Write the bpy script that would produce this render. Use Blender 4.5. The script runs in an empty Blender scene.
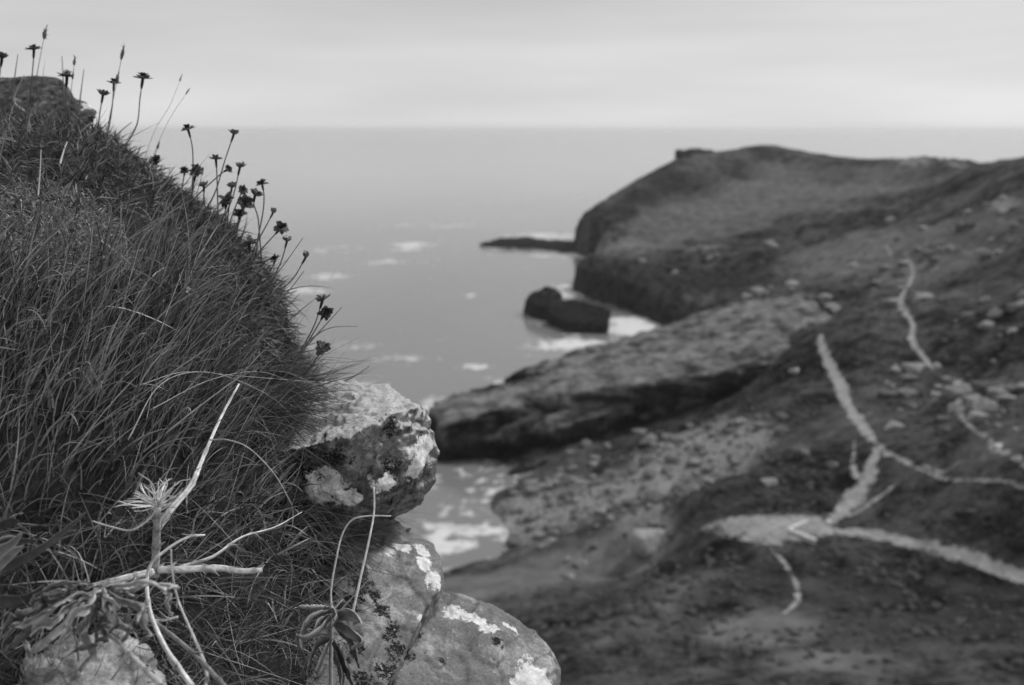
import bpy, bmesh, math, random
import numpy as np
from mathutils import Vector

random.seed(4)
rng = np.random.default_rng(7)
scene = bpy.context.scene
COL = scene.collection

# ------------------------------------------------------------------ camera
CAM_Z = 80.0
LENS = 35.0
FPX = 1024 * LENS / 36.0
PITCH = math.radians(12.27)
cd = bpy.data.cameras.new("camera")
cam = bpy.data.objects.new("camera", cd)
COL.objects.link(cam)
cam.location = (0, 0, CAM_Z)
cam.rotation_euler = (math.radians(90) - PITCH, 0, 0)
cd.lens = LENS
cd.sensor_width = 36
cd.clip_start = 0.02
cd.clip_end = 90000
cd.dof.use_dof = True
cd.dof.focus_distance = 1.17
cd.dof.aperture_fstop = 5.0
cd.dof.aperture_blades = 7
scene.camera = cam

# ------------------------------------------------------------------ world + sun
SUN_EL, SUN_AZ = math.radians(52), math.radians(62)     # azimuth from +Y (view) to +X (right)
w = bpy.data.worlds.new("World")
scene.world = w
w.use_nodes = True
nt = w.node_tree
bg = nt.nodes["Background"]
sky = nt.nodes.new("ShaderNodeTexSky")
sky.sky_type = 'NISHITA'
sky.sun_disc = False
sky.sun_elevation = SUN_EL
sky.sun_rotation = SUN_AZ
sky.dust_density = 3.0
bw = nt.nodes.new("ShaderNodeRGBToBW")
nt.links.new(sky.outputs[0], bw.inputs[0])
# overcast: a cloud sheet evens the sky out, with soft long bands in it
tc = nt.nodes.new("ShaderNodeTexCoord")
mp = nt.nodes.new("ShaderNodeMapping")
mp.inputs["Scale"].default_value = (1.0, 1.0, 9.0)
mp.inputs["Rotation"].default_value = (0.0, 0.04, 0.0)
nt.links.new(tc.outputs["Generated"], mp.inputs[0])
nz = nt.nodes.new("ShaderNodeTexNoise")
nz.inputs["Scale"].default_value = 2.6
nz.inputs["Detail"].default_value = 4.0
nz.inputs["Roughness"].default_value = 0.45
nt.links.new(mp.outputs[0], nz.inputs[0])
mr = nt.nodes.new("ShaderNodeMapRange")
mr.inputs[1].default_value = 0.3
mr.inputs[2].default_value = 0.72
mr.inputs[3].default_value = 0.9
mr.inputs[4].default_value = 1.1
nt.links.new(nz.outputs[0], mr.inputs[0])
sepz = nt.nodes.new("ShaderNodeSeparateXYZ")
nt.links.new(tc.outputs["Generated"], sepz.inputs[0])
grad = nt.nodes.new("ShaderNodeMapRange")          # brighter towards the horizon, as under thin high cloud
grad.interpolation_type = 'SMOOTHSTEP'
for i_, v_ in enumerate((-0.02, 0.16, 6.5, 4.75)):
    grad.inputs[i_ + 1].default_value = v_
nt.links.new(sepz.outputs[2], grad.inputs[0])
cl = nt.nodes.new("ShaderNodeMath")
cl.operation = 'MULTIPLY'
nt.links.new(mr.outputs[0], cl.inputs[0])
side = nt.nodes.new("ShaderNodeMapRange")          # the sheet is thinner on the sun's side
for i_, v_ in enumerate((-0.5, 0.5, 0.88, 1.01)):
    side.inputs[i_ + 1].default_value = v_
nt.links.new(sepz.outputs[0], side.inputs[0])
gs = nt.nodes.new("ShaderNodeMath")
gs.operation = 'MULTIPLY'
nt.links.new(grad.outputs[0], gs.inputs[0])
nt.links.new(side.outputs[0], gs.inputs[1])
nt.links.new(gs.outputs[0], cl.inputs[1])
mx = nt.nodes.new("ShaderNodeMix")
mx.data_type = 'FLOAT'
mx.inputs[0].default_value = 0.85
nt.links.new(bw.outputs[0], mx.inputs[2])
nt.links.new(cl.outputs[0], mx.inputs[3])
nt.links.new(mx.outputs[0], bg.inputs[0])
bg.inputs[1].default_value = 0.088

sl = bpy.data.lights.new("sun", 'SUN')
sl.energy = 1.5
sl.angle = math.radians(10)
so = bpy.data.objects.new("sun", sl)
COL.objects.link(so)
sdir = Vector((math.sin(SUN_AZ) * math.cos(SUN_EL), math.cos(SUN_AZ) * math.cos(SUN_EL), math.sin(SUN_EL)))
so.rotation_euler = sdir.to_track_quat('Z', 'Y').to_euler()
so.location = (0, 0, 150)

vs = scene.view_settings
vs.view_transform = 'Standard'
vs.look = 'None'
vs.exposure = 0.6
vs.gamma = 1.0
vs.use_curve_mapping = False
scene.render.engine = 'CYCLES'
scene.cycles.use_denoising = True
scene.cycles.max_bounces = 6
scene.cycles.diffuse_bounces = 2
scene.cycles.glossy_bounces = 2
scene.cycles.volume_bounces = 3
scene.cycles.use_adaptive_sampling = True
scene.cycles.adaptive_threshold = 0.015

# ------------------------------------------------------------------ maths helpers
CP, SP = math.cos(PITCH), math.sin(PITCH)


def ray(px, py):
    u = (px - 512.0) / FPX
    v = (342.5 - py) / FPX
    return np.array([u, CP + v * SP, -SP + v * CP])


def at_y(px, py, Y):
    """world point seen at that place of the photo when it stands Y metres ahead"""
    d = ray(px, py)
    return d * (Y / d[1]) + np.array([0, 0, CAM_Z])


def at_z(px, py, z=0.0):
    d = ray(px, py)
    return d * ((z - CAM_Z) / d[2]) + np.array([0, 0, CAM_Z])


def project(P):
    P = np.asarray(P, float)
    q = P - np.array([0, 0, CAM_Z])
    f = q[..., 1] * CP - q[..., 2] * SP
    up = q[..., 1] * SP + q[..., 2] * CP
    return 512 + FPX * q[..., 0] / f, 342.5 - FPX * up / f


def hash3(i, j, k):
    h = (i.astype(np.int64) * 374761393 + j.astype(np.int64) * 668265263 + k.astype(np.int64) * 2147483647) & 0xFFFFFFFF
    h = ((h ^ (h >> 13)) * 1274126177) & 0xFFFFFFFF
    h = (h ^ (h >> 16)) & 0xFFFFFFFF
    return h / 4294967295.0 * 2 - 1


def vnoise(P):
    P = np.asarray(P, float)
    I = np.floor(P).astype(np.int64)
    F = P - I
    F = F * F * F * (F * (F * 6 - 15) + 10)
    out = 0
    for a in (0, 1):
        wa = F[..., 0] if a else 1 - F[..., 0]
        for b in (0, 1):
            wb = F[..., 1] if b else 1 - F[..., 1]
            for c in (0, 1):
                wc = F[..., 2] if c else 1 - F[..., 2]
                out = out + wa * wb * wc * hash3(I[..., 0] + a, I[..., 1] + b, I[..., 2] + c)
    return out


def fbm(P, scale, octaves=4, gain=0.5, seed=0, ridged=False):
    P = np.asarray(P, float) / scale + np.array([17.3, 5.1, 9.7]) * (seed + 1)
    s, amp, tot = 0, 1.0, 0
    for o in range(octaves):
        n = vnoise(P)
        if ridged:
            n = 1 - 2 * np.abs(n)
        s = s + amp * n
        tot += amp
        amp *= gain
        P = P * 2.03 + 11.7
    return s / tot


def smooth01(x):
    x = np.clip(x, 0, 1)
    return x * x * (3 - 2 * x)


# ------------------------------------------------------------------ object helpers
def link(name, me, mat=None, parent=None, **props):
    o = bpy.data.objects.new(name, me)
    COL.objects.link(o)
    if parent is not None:
        o.parent = parent
    if mat is not None and me is not None:
        me.materials.clear()
        me.materials.append(mat)
    for k, v in props.items():
        o[k] = v
    return o


def structure(name, me, mat):
    return link(name, me, mat, kind="structure")


def thing(name, label, cat, loc, group=None):
    o = bpy.data.objects.new(name, None)
    COL.objects.link(o)
    o.empty_display_size = 0.02
    o.location = loc
    o["label"] = label
    o["category"] = cat
    if group:
        o["group"] = group
    return o


def mesh_np(name, V, F, smooth=True, attrs=None):
    """V (n,3); F (m,k) uniform polygons"""
    me = bpy.data.meshes.new(name)
    V = np.asarray(V, np.float32)
    F = np.asarray(F, np.int32)
    me.vertices.add(len(V))
    me.vertices.foreach_set("co", V.ravel())
    k = F.shape[1]
    me.loops.add(F.size)
    me.loops.foreach_set("vertex_index", F.ravel())
    me.polygons.add(len(F))
    me.polygons.foreach_set("loop_start", np.arange(0, F.size, k, dtype=np.int32))
    me.polygons.foreach_set("use_smooth", np.full(len(F), smooth, dtype=bool))
    me.update(calc_edges=True)
    me.validate()
    for a, vals in (attrs or {}).items():
        at = me.attributes.new(a, 'FLOAT', 'POINT')
        at.data.foreach_set("value", np.asarray(vals, np.float32))
    return me


def grid_faces(nr, nc, wrap=False):
    i = np.arange(nr - 1)[:, None]
    j = np.arange(nc if wrap else nc - 1)[None, :]
    j2 = (j + 1) % nc
    a = i * nc + j
    b = i * nc + j2
    c = (i + 1) * nc + j2
    d = (i + 1) * nc + j
    return np.stack([a, b, c, d], -1).reshape(-1, 4)


def local(P, o):
    return np.asarray(P) - np.array(o.location)


def spline(pts, n):
    """Catmull-Rom through pts, n samples"""
    pts = np.asarray(pts, float)
    if len(pts) == 2:
        t = np.linspace(0, 1, n)[:, None]
        return pts[0] * (1 - t) + pts[1] * t
    P = np.vstack([2 * pts[0] - pts[1], pts, 2 * pts[-1] - pts[-2]])
    t = np.linspace(0, len(pts) - 1 - 1e-6, n)
    i = t.astype(int)
    f = (t - i)[:, None]
    p0, p1, p2, p3 = P[i], P[i + 1], P[i + 2], P[i + 3]
    return 0.5 * (2 * p1 + (p2 - p0) * f + (2 * p0 - 5 * p1 + 4 * p2 - p3) * f ** 2 + (3 * p1 - p0 - 3 * p2 + p3) * f ** 3)


def tube_data(pts, radii, sides=7, rough=0.0):
    pts = np.asarray(pts, float)
    n = len(pts)
    T = np.gradient(pts, axis=0)
    T /= np.linalg.norm(T, axis=1)[:, None] + 1e-12
    ref = np.array([0.3, -0.9, 0.25])
    A = np.cross(T, ref)
    A /= np.linalg.norm(A, axis=1)[:, None] + 1e-12
    B = np.cross(T, A)
    ang = np.linspace(0, 2 * np.pi, sides, endpoint=False)
    r = np.broadcast_to(np.asarray(radii, float), (n,))[:, None]
    if rough:
        r = r * (1 + rough * rng.uniform(-1, 1, (n, sides)))
    else:
        r = np.repeat(r, sides, 1)
    V = pts[:, None, :] + r[..., None] * (np.cos(ang)[None, :, None] * A[:, None, :] + np.sin(ang)[None, :, None] * B[:, None, :])
    V = V.reshape(-1, 3)
    F = grid_faces(n, sides, True)
    # pointed ends
    V = np.vstack([V, pts[:1], pts[-1:]])
    e0, e1 = n * sides, n * sides + 1
    j = np.arange(sides)
    j2 = (j + 1) % sides
    cap0 = np.stack([np.full(sides, e0), j2, j, j], -1)
    cap1 = np.stack([np.full(sides, e1), (n - 1) * sides + j, (n - 1) * sides + j2, (n - 1) * sides + j2], -1)
    return V, F, np.vstack([cap0, cap1])[:, :3]


class Build:
    """collects triangles/quads (as triangles) into one mesh"""

    def __init__(self):
        self.V, self.T, self.S, self.n = [], [], [], 0

    def add(self, V, T, shade=0.5):
        T = np.asarray(T)
        if T.shape[1] == 4:
            T = np.vstack([T[:, [0, 1, 2]], T[:, [0, 2, 3]]])
        self.V.append(np.asarray(V, float))
        self.T.append(T + self.n)
        self.S.append(np.broadcast_to(np.asarray(shade, float), (len(V),)))
        self.n += len(V)

    def tube(self, pts, radii, sides=7, shade=0.5, rough=0.0):
        V, Q, C = tube_data(pts, radii, sides, rough)
        Q3 = np.vstack([Q[:, [0, 1, 2]], Q[:, [0, 2, 3]], C])
        self.add(V, Q3, shade)

    def leaf(self, pts, widths, side, cup=0.0, shade=0.5, thick=0.0006, edge_k=1.35, jit=0.0):
        """a ribbon leaf: midline pts, half widths, side vector(s); cup folds it along the midrib; two sheets make the thickness"""
        pts = np.asarray(pts, float)
        n = len(pts)
        T = np.gradient(pts, axis=0)
        T /= np.linalg.norm(T, axis=1)[:, None] + 1e-12
        S = np.broadcast_to(np.asarray(side, float), (n, 3))
        S = S - T * np.sum(S * T, 1)[:, None]
        S /= np.linalg.norm(S, axis=1)[:, None] + 1e-12
        N = np.cross(T, S)
        wd = np.asarray(widths)[:, None]
        offs = np.array([-1, -0.5, 0, 0.5, 1.0])
        rows = []
        for sgn in (1, -1):
            for o_ in offs:
                rows.append(pts + S * wd * o_ + N * (cup * abs(o_) ** 1.5 * wd + sgn * thick * (1 - 0.8 * abs(o_))))
        V = np.stack(rows, 1)                     # n, 10, 3
        if jit:
            k5 = len(offs)
            J = rng.normal(0, jit, (n, k5, 3))
            V = V + np.concatenate([J, J], 1)
        k = len(offs)
        V = V.reshape(-1, 3)
        Q = []
        for i in range(n - 1):
            for j in range(k - 1):
                a = i * 2 * k + j
                Q.append((a, a + 1, a + 2 * k + 1, a + 2 * k))
                b = a + k
                Q.append((b + 1, b, b + 2 * k, b + 2 * k + 1))
            for (p, q) in ((0, k), (k - 1, 2 * k - 1)):
                a, b = i * 2 * k + p, i * 2 * k + q
                Q.append((a, a + 2 * k, b + 2 * k, b) if p == 0 else (b, b + 2 * k, a + 2 * k, a))
        sh = np.tile(np.concatenate([1 - 0.0 * offs, 1 - 0.0 * offs]), n) * shade
        edge = np.tile(np.concatenate([np.abs(offs), np.abs(offs)]), n)
        self.add(V, np.array(Q), sh * (0.8 + (edge_k - .8) * (edge > 0.9)))

    def mesh(self, name, origin=(0, 0, 0), smooth=True):
        V = np.vstack(self.V) - np.asarray(origin)
        return mesh_np(name, V, np.vstack(self.T), smooth, {"shade": np.concatenate(self.S)})


# ------------------------------------------------------------------ materials (the photograph is black and white: every colour is a grey)
def new_mat(name):
    m = bpy.data.materials.new(name)
    m.use_nodes = True
    b = m.node_tree.nodes["Principled BSDF"]
    b.inputs["Roughness"].default_value = 0.8
    b.inputs["Specular IOR Level"].default_value = 0.25
    return m, m.node_tree, b


def N(nt, t, **kw):
    n = nt.nodes.new(t)
    for k, v in kw.items():
        if isinstance(k, str) and k.startswith("i_"):
            n.inputs[int(k[2:])].default_value = v
        else:
            setattr(n, k, v)
    return n


def math_(nt, op, a, b=None, clamp=False):
    n = nt.nodes.new("ShaderNodeMath")
    n.operation = op
    n.use_clamp = clamp
    for i, x in enumerate((a, b)):
        if x is None:
            continue
        if isinstance(x, (int, float)):
            n.inputs[i].default_value = x
        else:
            nt.links.new(x, n.inputs[i])
    return n.outputs[0]


def mapr(nt, x, a, b, c, d, smooth=False):
    n = nt.nodes.new("ShaderNodeMapRange")
    if smooth:
        n.interpolation_type = 'SMOOTHSTEP'
    nt.links.new(x, n.inputs[0])
    for i, v in enumerate((a, b, c, d)):
        n.inputs[i + 1].default_value = v
    return n.outputs[0]


def mixf(nt, f, a, b):
    n = nt.nodes.new("ShaderNodeMix")
    n.data_type = 'FLOAT'
    for i, x in zip((0, 2, 3), (f, a, b)):
        if isinstance(x, (int, float)):
            n.inputs[i].default_value = x
        else:
            nt.links.new(x, n.inputs[i])
    return n.outputs[0]


def noise(nt, scale, detail=4, rough=0.55, coord="Object", stretch=None, distort=0.0, turn=None):
    tc = nt.nodes.new("ShaderNodeTexCoord")
    n = nt.nodes.new("ShaderNodeTexNoise")
    n.inputs["Scale"].default_value = scale
    n.inputs["Detail"].default_value = detail
    n.inputs["Roughness"].default_value = rough
    n.inputs["Distortion"].default_value = distort
    src = tc.outputs[coord]
    if turn:
        m = nt.nodes.new("ShaderNodeMapping")
        m.inputs["Rotation"].default_value = turn
        nt.links.new(src, m.inputs[0])
        src = m.outputs[0]
    if stretch:
        m = nt.nodes.new("ShaderNodeMapping")
        m.inputs["Scale"].default_value = stretch
        nt.links.new(src, m.inputs[0])
        src = m.outputs[0]
    nt.links.new(src, n.inputs[0])
    return n.outputs[0]


def attr(nt, name):
    a = nt.nodes.new("ShaderNodeAttribute")
    a.attribute_name = name
    return a.outputs["Fac"]


def bump(nt, b, h, strength, dist):
    n = nt.nodes.new("ShaderNodeBump")
    n.inputs["Strength"].default_value = strength
    n.inputs["Distance"].default_value = dist
    nt.links.new(h, n.inputs["Height"])
    nt.links.new(n.outputs[0], b.inputs["Normal"])


def grey(nt, b, x):
    c = nt.nodes.new("ShaderNodeCombineColor")
    for i in range(3):
        nt.links.new(x, c.inputs[i])
    nt.links.new(c.outputs[0], b.inputs["Base Color"])


def m_shade(name, lo, hi, rough=0.6, spec=0.3, nscale=120, namp=0.35, trans=0.0):
    """a plant material: the 'shade' attribute (own colour of each blade or leaf) times fine mottling"""
    m, nt, b = new_mat(name)
    s = mapr(nt, attr(nt, "shade"), 0, 1, lo, hi)
    n = mapr(nt, noise(nt, nscale, 3), 0.3, 0.7, 1 - namp, 1 + namp)
    grey(nt, b, math_(nt, 'MULTIPLY', s, n))
    b.inputs["Roughness"].default_value = rough
    b.inputs["Specular IOR Level"].default_value = spec
    if trans:
        b.inputs["Subsurface Weight"].default_value = 0.0
    return m


def m_rock(name, base=(0.12, 0.3), lichen=0.62, scale=14.0, topl=0.5, dark=0.55, bumpd=0.004, tide=None, lmix=0.75, mid=0.05):
    m, nt, b = new_mat(name)
    n1 = noise(nt, scale, 6, 0.62)
    n2 = noise(nt, scale * 5, 5, 0.65)
    v = math_(nt, 'ADD', mapr(nt, n1, 0.3, 0.7, base[0], base[1]), mapr(nt, n2, 0.35, 0.65, -mid, mid))
    # crustose lichen, thicker on the tops, plus placed patches
    geo = nt.nodes.new("ShaderNodeNewGeometry")
    sep = nt.nodes.new("ShaderNodeSeparateXYZ")
    nt.links.new(geo.outputs["Normal"], sep.inputs[0])
    up = mapr(nt, sep.outputs[2], 0.15, 0.75, 0.0, topl)
    n3 = noise(nt, scale * 1.6, 7, 0.7, distort=0.4)
    l1 = mapr(nt, math_(nt, 'ADD', n3, up), 0.62, 0.80, 0, 1, True)
    n4 = noise(nt, scale * 9, 4, 0.7)
    n7 = noise(nt, scale * 5, 8, 0.8)
    er = mapr(nt, noise(nt, scale * 20, 4, 0.7), 0.34, 0.48, 0.6, 1)
    l2 = mapr(nt, math_(nt, 'ADD', attr(nt, "lichen"), mapr(nt, n7, 0.3, 0.7, -0.6, 0.6)), 0.45, 0.52, 0, 1, True)
    sp_ = mapr(nt, noise(nt, scale * 13, 4, 0.7), 0.62, 0.7, 0, 0.7, True)
    v = mixf(nt, sp_, v, 0.4)
    v = mixf(nt, math_(nt, 'MULTIPLY', l1, lmix), v, mapr(nt, n2, 0.3, 0.7, lichen * 0.65, lichen))
    n5 = noise(nt, scale * 4.3, 8, 0.78)
    d1 = mapr(nt, n5, dark, dark + 0.05, 0, 1, True)
    v = mixf(nt, d1, v, 0.022)
    n6 = noise(nt, scale * 22, 5, 0.75)
    v = math_(nt, 'MULTIPLY', v, mapr(nt, n6, 0.3, 0.7, 0.62, 1.38))
    mo = mapr(nt, math_(nt, 'ADD', attr(nt, "moss"), mapr(nt, noise(nt, scale * 9, 8, 0.8), 0.35, 0.65, -0.55, 0.55)), 0.55, 0.68, 0, 1, True)
    v = mixf(nt, mo, v, mapr(nt, n6, 0.52, 0.68, 0.012, 0.2))
    v = mixf(nt, math_(nt, 'MULTIPLY', l2, er), v, mapr(nt, n4, 0.3, 0.7, 0.42, 0.85))
    if tide:
        tcn = nt.nodes.new("ShaderNodeNewGeometry")
        sp2 = nt.nodes.new("ShaderNodeSeparateXYZ")
        nt.links.new(tcn.outputs["Position"], sp2.inputs[0])
        zz = math_(nt, 'ADD', sp2.outputs[2], mapr(nt, n1, 0.2, 0.8, -tide[1], tide[1]))
        t = mapr(nt, zz, tide[0] - tide[1] * 0.7, tide[0] + tide[1] * 0.7, 1, 0, True)
        v = mixf(nt, t, v, 0.022)
    grey(nt, b, v)
    h = math_(nt, 'ADD', n2, math_(nt, 'MULTIPLY', noise(nt, scale * 18, 3, 0.6), 0.5))
    bump(nt, b, h, 0.7, bumpd)
    b.inputs["Roughness"].default_value = 0.9
    b.inputs["Specular IOR Level"].default_value = 0.15
    return m


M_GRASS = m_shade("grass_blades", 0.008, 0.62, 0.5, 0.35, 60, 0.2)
M_TURF = m_shade("thrift_leaves", 0.012, 0.42, 0.6, 0.3, 90, 0.25)
M_DRY = m_shade("dry_stalk", 0.05, 0.85, 0.65, 0.2, 160, 0.22)
M_FLOWER = m_shade("papery_flower", 0.01, 0.85, 0.7, 0.15, 300, 0.25)
def thin(m, k):
    nt = m.node_tree
    b = nt.nodes['Principled BSDF']
    t = nt.nodes.new('ShaderNodeBsdfTranslucent')
    nt.links.new(b.inputs['Base Color'].links[0].from_socket, t.inputs[0])
    mx_ = nt.nodes.new('ShaderNodeMixShader')
    mx_.inputs[0].default_value = k
    nt.links.new(b.outputs[0], mx_.inputs[1])
    nt.links.new(t.outputs[0], mx_.inputs[2])
    nt.links.new(mx_.outputs[0], nt.nodes['Material Output'].inputs[0])


thin(M_FLOWER, .55)
thin(M_GRASS, .12)
M_LEAF = m_shade("broad_leaf", 0.03, 0.5, 0.5, 0.35, 90, 0.3)
M_ROCK = m_rock("lichen_rock", base=(0.06, 0.19), topl=0.40, dark=0.6, mid=0.08)
M_SLAB = m_rock("smooth_slab_rock", base=(0.115, 0.20), topl=0.14, dark=0.66, scale=11, bumpd=0.0022, lmix=0.45, mid=0.02)
M_CREST = m_rock("dark_lichen_rock", base=(0.03, 0.085), topl=0.05, dark=0.6, scale=14)


def m_far_rock(name, tide, base=(0.07, 0.26)):
    m, nt, b = new_mat(name)
    n1 = noise(nt, 0.16, 7, 0.65, stretch=(0.28, 1.3, 2.8), turn=(0.12, -0.2, -0.75))
    n2 = noise(nt, 0.5, 5, 0.65)
    v = math_(nt, 'ADD', mapr(nt, n1, 0.38, 0.62, base[0], base[1]), mapr(nt, n2, 0.3, 0.7, -0.05, 0.05))
    g = nt.nodes.new("ShaderNodeNewGeometry")
    s = nt.nodes.new("ShaderNodeSeparateXYZ")
    nt.links.new(g.outputs["Position"], s.inputs[0])
    zz = math_(nt, 'ADD', s.outputs[2], mapr(nt, noise(nt, 0.12, 4, 0.6), 0.25, 0.75, -tide[1], tide[1]))
    t = mapr(nt, zz, tide[0] - 2, tide[0] + 2, 1, 0, True)      # black tar-lichen splash band; also paints in shade under the overhangs
    v = mixf(nt, t, v, mapr(nt, n2, 0.35, 0.65, 0.005, 0.03))
    grey(nt, b, v)
    bump(nt, b, n2, 0.8, 0.6)
    b.inputs["Roughness"].default_value = 0.95
    b.inputs["Specular IOR Level"].default_value = 0.02
    return m


M_FARROCK = m_far_rock("shore_rock", (7.5, 3.5), base=(0.05, 0.24))
M_WETROCK = m_far_rock("wave_washed_rock", (9, 2), base=(0.008, 0.03))


def m_terrain():
    m, nt, b = new_mat("hillside_turf")
    n1 = noise(nt, 0.035, 6, 0.6)
    n2 = noise(nt, 0.22, 6, 0.65)
    n3 = noise(nt, 1.1, 4, 0.6)
    g = mapr(nt, n1, 0.38, 0.62, 0.010, 0.074)
    g = math_(nt, 'ADD', g, mapr(nt, n2, 0.37, 0.63, -0.028, 0.035))
    g = math_(nt, 'ADD', g, mapr(nt, n3, 0.34, 0.66, -0.022, 0.026))
    r = mapr(nt, n2, 0.35, 0.65, 0.015, 0.1)
    geo = nt.nodes.new("ShaderNodeNewGeometry")
    sep = nt.nodes.new("ShaderNodeSeparateXYZ")
    nt.links.new(geo.outputs["Normal"], sep.inputs[0])
    steep = mapr(nt, math_(nt, 'ADD', sep.outputs[2], mapr(nt, n2, 0.3, 0.7, -0.14, 0.14)), 0.58, 0.76, 1, 0, True)
    v = mixf(nt, steep, g, r)
    pale = attr(nt, "pale")
    v = mixf(nt, pale, v, mapr(nt, n3, 0.25, 0.75, 0.16, 0.42))
    grass2 = attr(nt, "dry")
    v = mixf(nt, grass2, v, mapr(nt, n2, 0.3, 0.7, 0.08, 0.19))
    sp2 = nt.nodes.new("ShaderNodeSeparateXYZ")
    nt.links.new(geo.outputs["Position"], sp2.inputs[0])
    wet_shade_dark = attr(nt, "wet_shade_dark")
    v = mixf(nt, wet_shade_dark, v, mapr(nt, n2, 0.35, 0.65, 0.004, 0.04))  # splash-zone black, with cave and scarp shade put into the colour
    v = math_(nt, 'MAXIMUM', v, 0.006)
    grey(nt, b, v)
    bump(nt, b, math_(nt, 'ADD', n2, math_(nt, 'MULTIPLY', n3, 0.4)), 0.9, 1.0)
    b.inputs["Roughness"].default_value = 0.95
    b.inputs["Specular IOR Level"].default_value = 0.02
    return m


def m_path():
    m, nt, b = new_mat("trodden_path")
    n2 = noise(nt, 0.35, 5, 0.6)
    n3 = noise(nt, 1.6, 4, 0.6)
    v = math_(nt, 'ADD', mapr(nt, n2, 0.3, 0.7, 0.18, 0.33), mapr(nt, n3, 0.3, 0.7, -0.06, 0.06))
    grey(nt, b, v)
    b.inputs["Roughness"].default_value = 0.95
    # the worn ground breaks up into turf along its edge
    e = math_(nt, 'ADD', attr(nt, "wear"), mapr(nt, noise(nt, 0.4, 6, 0.75), 0.34, 0.66, -0.75, 0.75))
    nt.links.new(mapr(nt, e, -0.05, 1.0, 0, 1, True), b.inputs["Alpha"])
    return m


def m_water():
    m, nt, b = new_mat("sea_water")
    f = attr(nt, "foam")
    n1 = noise(nt, 0.05, 6, 0.65)
    n2 = noise(nt, 0.3, 5, 0.6)
    fo = math_(nt, 'ADD', f, mapr(nt, math_(nt, 'ADD', math_(nt, 'MULTIPLY', n1, 0.5), math_(nt, 'MULTIPLY', n2, 0.5)), 0.34, 0.66, -0.5, 0.5))
    fo = mapr(nt, fo, 0.34, 0.7, 0, 1, True)
    body = mapr(nt, noise(nt, 0.006, 4, 0.5, stretch=(1, 0.35, 1)), 0.3, 0.7, 0.155, 0.205)
    v = mixf(nt, fo, body, 0.6)
    grey(nt, b, v)
    nt.links.new(mixf(nt, fo, 0.11, 0.9), b.inputs["Roughness"])
    b.inputs["IOR"].default_value = 1.33
    b.inputs["Specular IOR Level"].default_value = 0.5
    bump(nt, b, math_(nt, 'ADD', noise(nt, 0.12, 4, 0.6), noise(nt, 0.02, 3, 0.5)), 0.1, 1.2)
    return m


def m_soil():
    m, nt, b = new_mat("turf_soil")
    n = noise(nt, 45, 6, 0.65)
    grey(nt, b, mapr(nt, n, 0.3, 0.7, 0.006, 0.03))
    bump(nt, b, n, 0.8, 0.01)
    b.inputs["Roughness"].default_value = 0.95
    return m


M_TERRAIN, M_PATH, M_WATER, M_SOIL = m_terrain(), m_path(), m_water(), m_soil()

# ------------------------------------------------------------------ coast and hills
coast = [(700, 1100), (330, 960), (200, 820), (130, 745), (74, 715), (48, 682), (40, 650), (46, 618), (49, 578), (42, 532),
         (31, 494), (37, 470), (45, 453), (56, 430), (63, 398), (76, 384), (70, 362), (45, 345), (15, 322), (-6, 304),
         (-17, 272), (-22, 248), (-20, 226), (-17, 214), (-12, 206), (-11, 196), (-15, 184), (-22, 165), (-40, 125), (-48, 80),
         (-60, 40), (-90, 0), (-160, -60), (-160, -400), (1200, -400), (1200, 1100)]
coast = np.array(coast, float)


def signed_dist(x, y, poly):
    P = np.stack([x, y], -1)
    best = np.full(x.shape, 1e9)
    inside = np.zeros(x.shape, bool)
    for i in range(len(poly)):
        a, b = poly[i], poly[(i + 1) % len(poly)]
        ab = b - a
        t = np.clip(((P - a) @ ab) / (ab @ ab), 0, 1)
        d = np.linalg.norm(P - (a + t[..., None] * ab), axis=-1)
        best = np.minimum(best, d)
        cond = ((a[1] > P[..., 1]) != (b[1] > P[..., 1]))
        xi = (b[0] - a[0]) * (P[..., 1] - a[1]) / (b[1] - a[1] + 1e-12) + a[0]
        inside ^= cond & (P[..., 0] < xi)
    return np.where(inside, best, -best)


CPS = []


def cpz(px, py, z):
    p = at_z(px, py, z)
    CPS.append(p)


def cpy(px, py, Y):
    CPS.append(at_y(px, py, Y))


# headland skyline and its seaward brow
for px, py, Y in [(675, 151, 700), (700, 148, 705), (750, 146, 710), (800, 151, 700), (830, 156, 690), (880, 157, 660),
                  (940, 159, 600), (980, 166, 500), (1020, 172, 400), (1080, 176, 370), (1150, 185, 350),
                  (668, 156, 698), (652, 166, 690), (614, 192, 675), (594, 207, 662)]:
    cpy(px, py, Y)
for x, y, z in [(160, 800, 46), (260, 800, 40), (345, 720, 43), (420, 600, 44), (420, 450, 52), (400, 300, 62), (450, 200, 74),
                (100, 760, 30), (300, 900, 30), (300, 560, 50)]:
    CPS.append(np.array([x, y, z], float))
# headland slope towards us
for px, py, Y in [(740, 172, 670), (690, 188, 650), (650, 215, 600), (620, 236, 560), (700, 215, 590), (760, 200, 600), (820, 190, 600),
                  (880, 185, 560), (940, 185, 510), (640, 250, 505), (600, 260, 500), (700, 245, 520), (760, 240, 500), (820, 225, 500),
                  (700, 270, 470), (650, 268, 465), (740, 280, 440), (780, 265, 440)]:
    cpy(px, py, Y)
# neck, right-hand hillside
for px, py, Y in [(880, 235, 430), (830, 265, 400), (780, 295, 370), (940, 225, 420), (1000, 210, 360), (1020, 245, 300), (950, 260, 350),
                  (900, 290, 310), (850, 310, 290), (800, 325, 285), (1019, 300, 220), (960, 320, 240), (900, 350, 220), (830, 345, 235), (785, 340, 255),
                  (780, 400, 205), (850, 410, 190), (920, 400, 190), (1000, 400, 165), (1060, 360, 170), (1019, 465, 130), (950, 470, 142),
                  (870, 465, 155), (800, 455, 170), (860, 500, 147), (900, 500, 142)]:
    cpy(px, py, Y)
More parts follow.
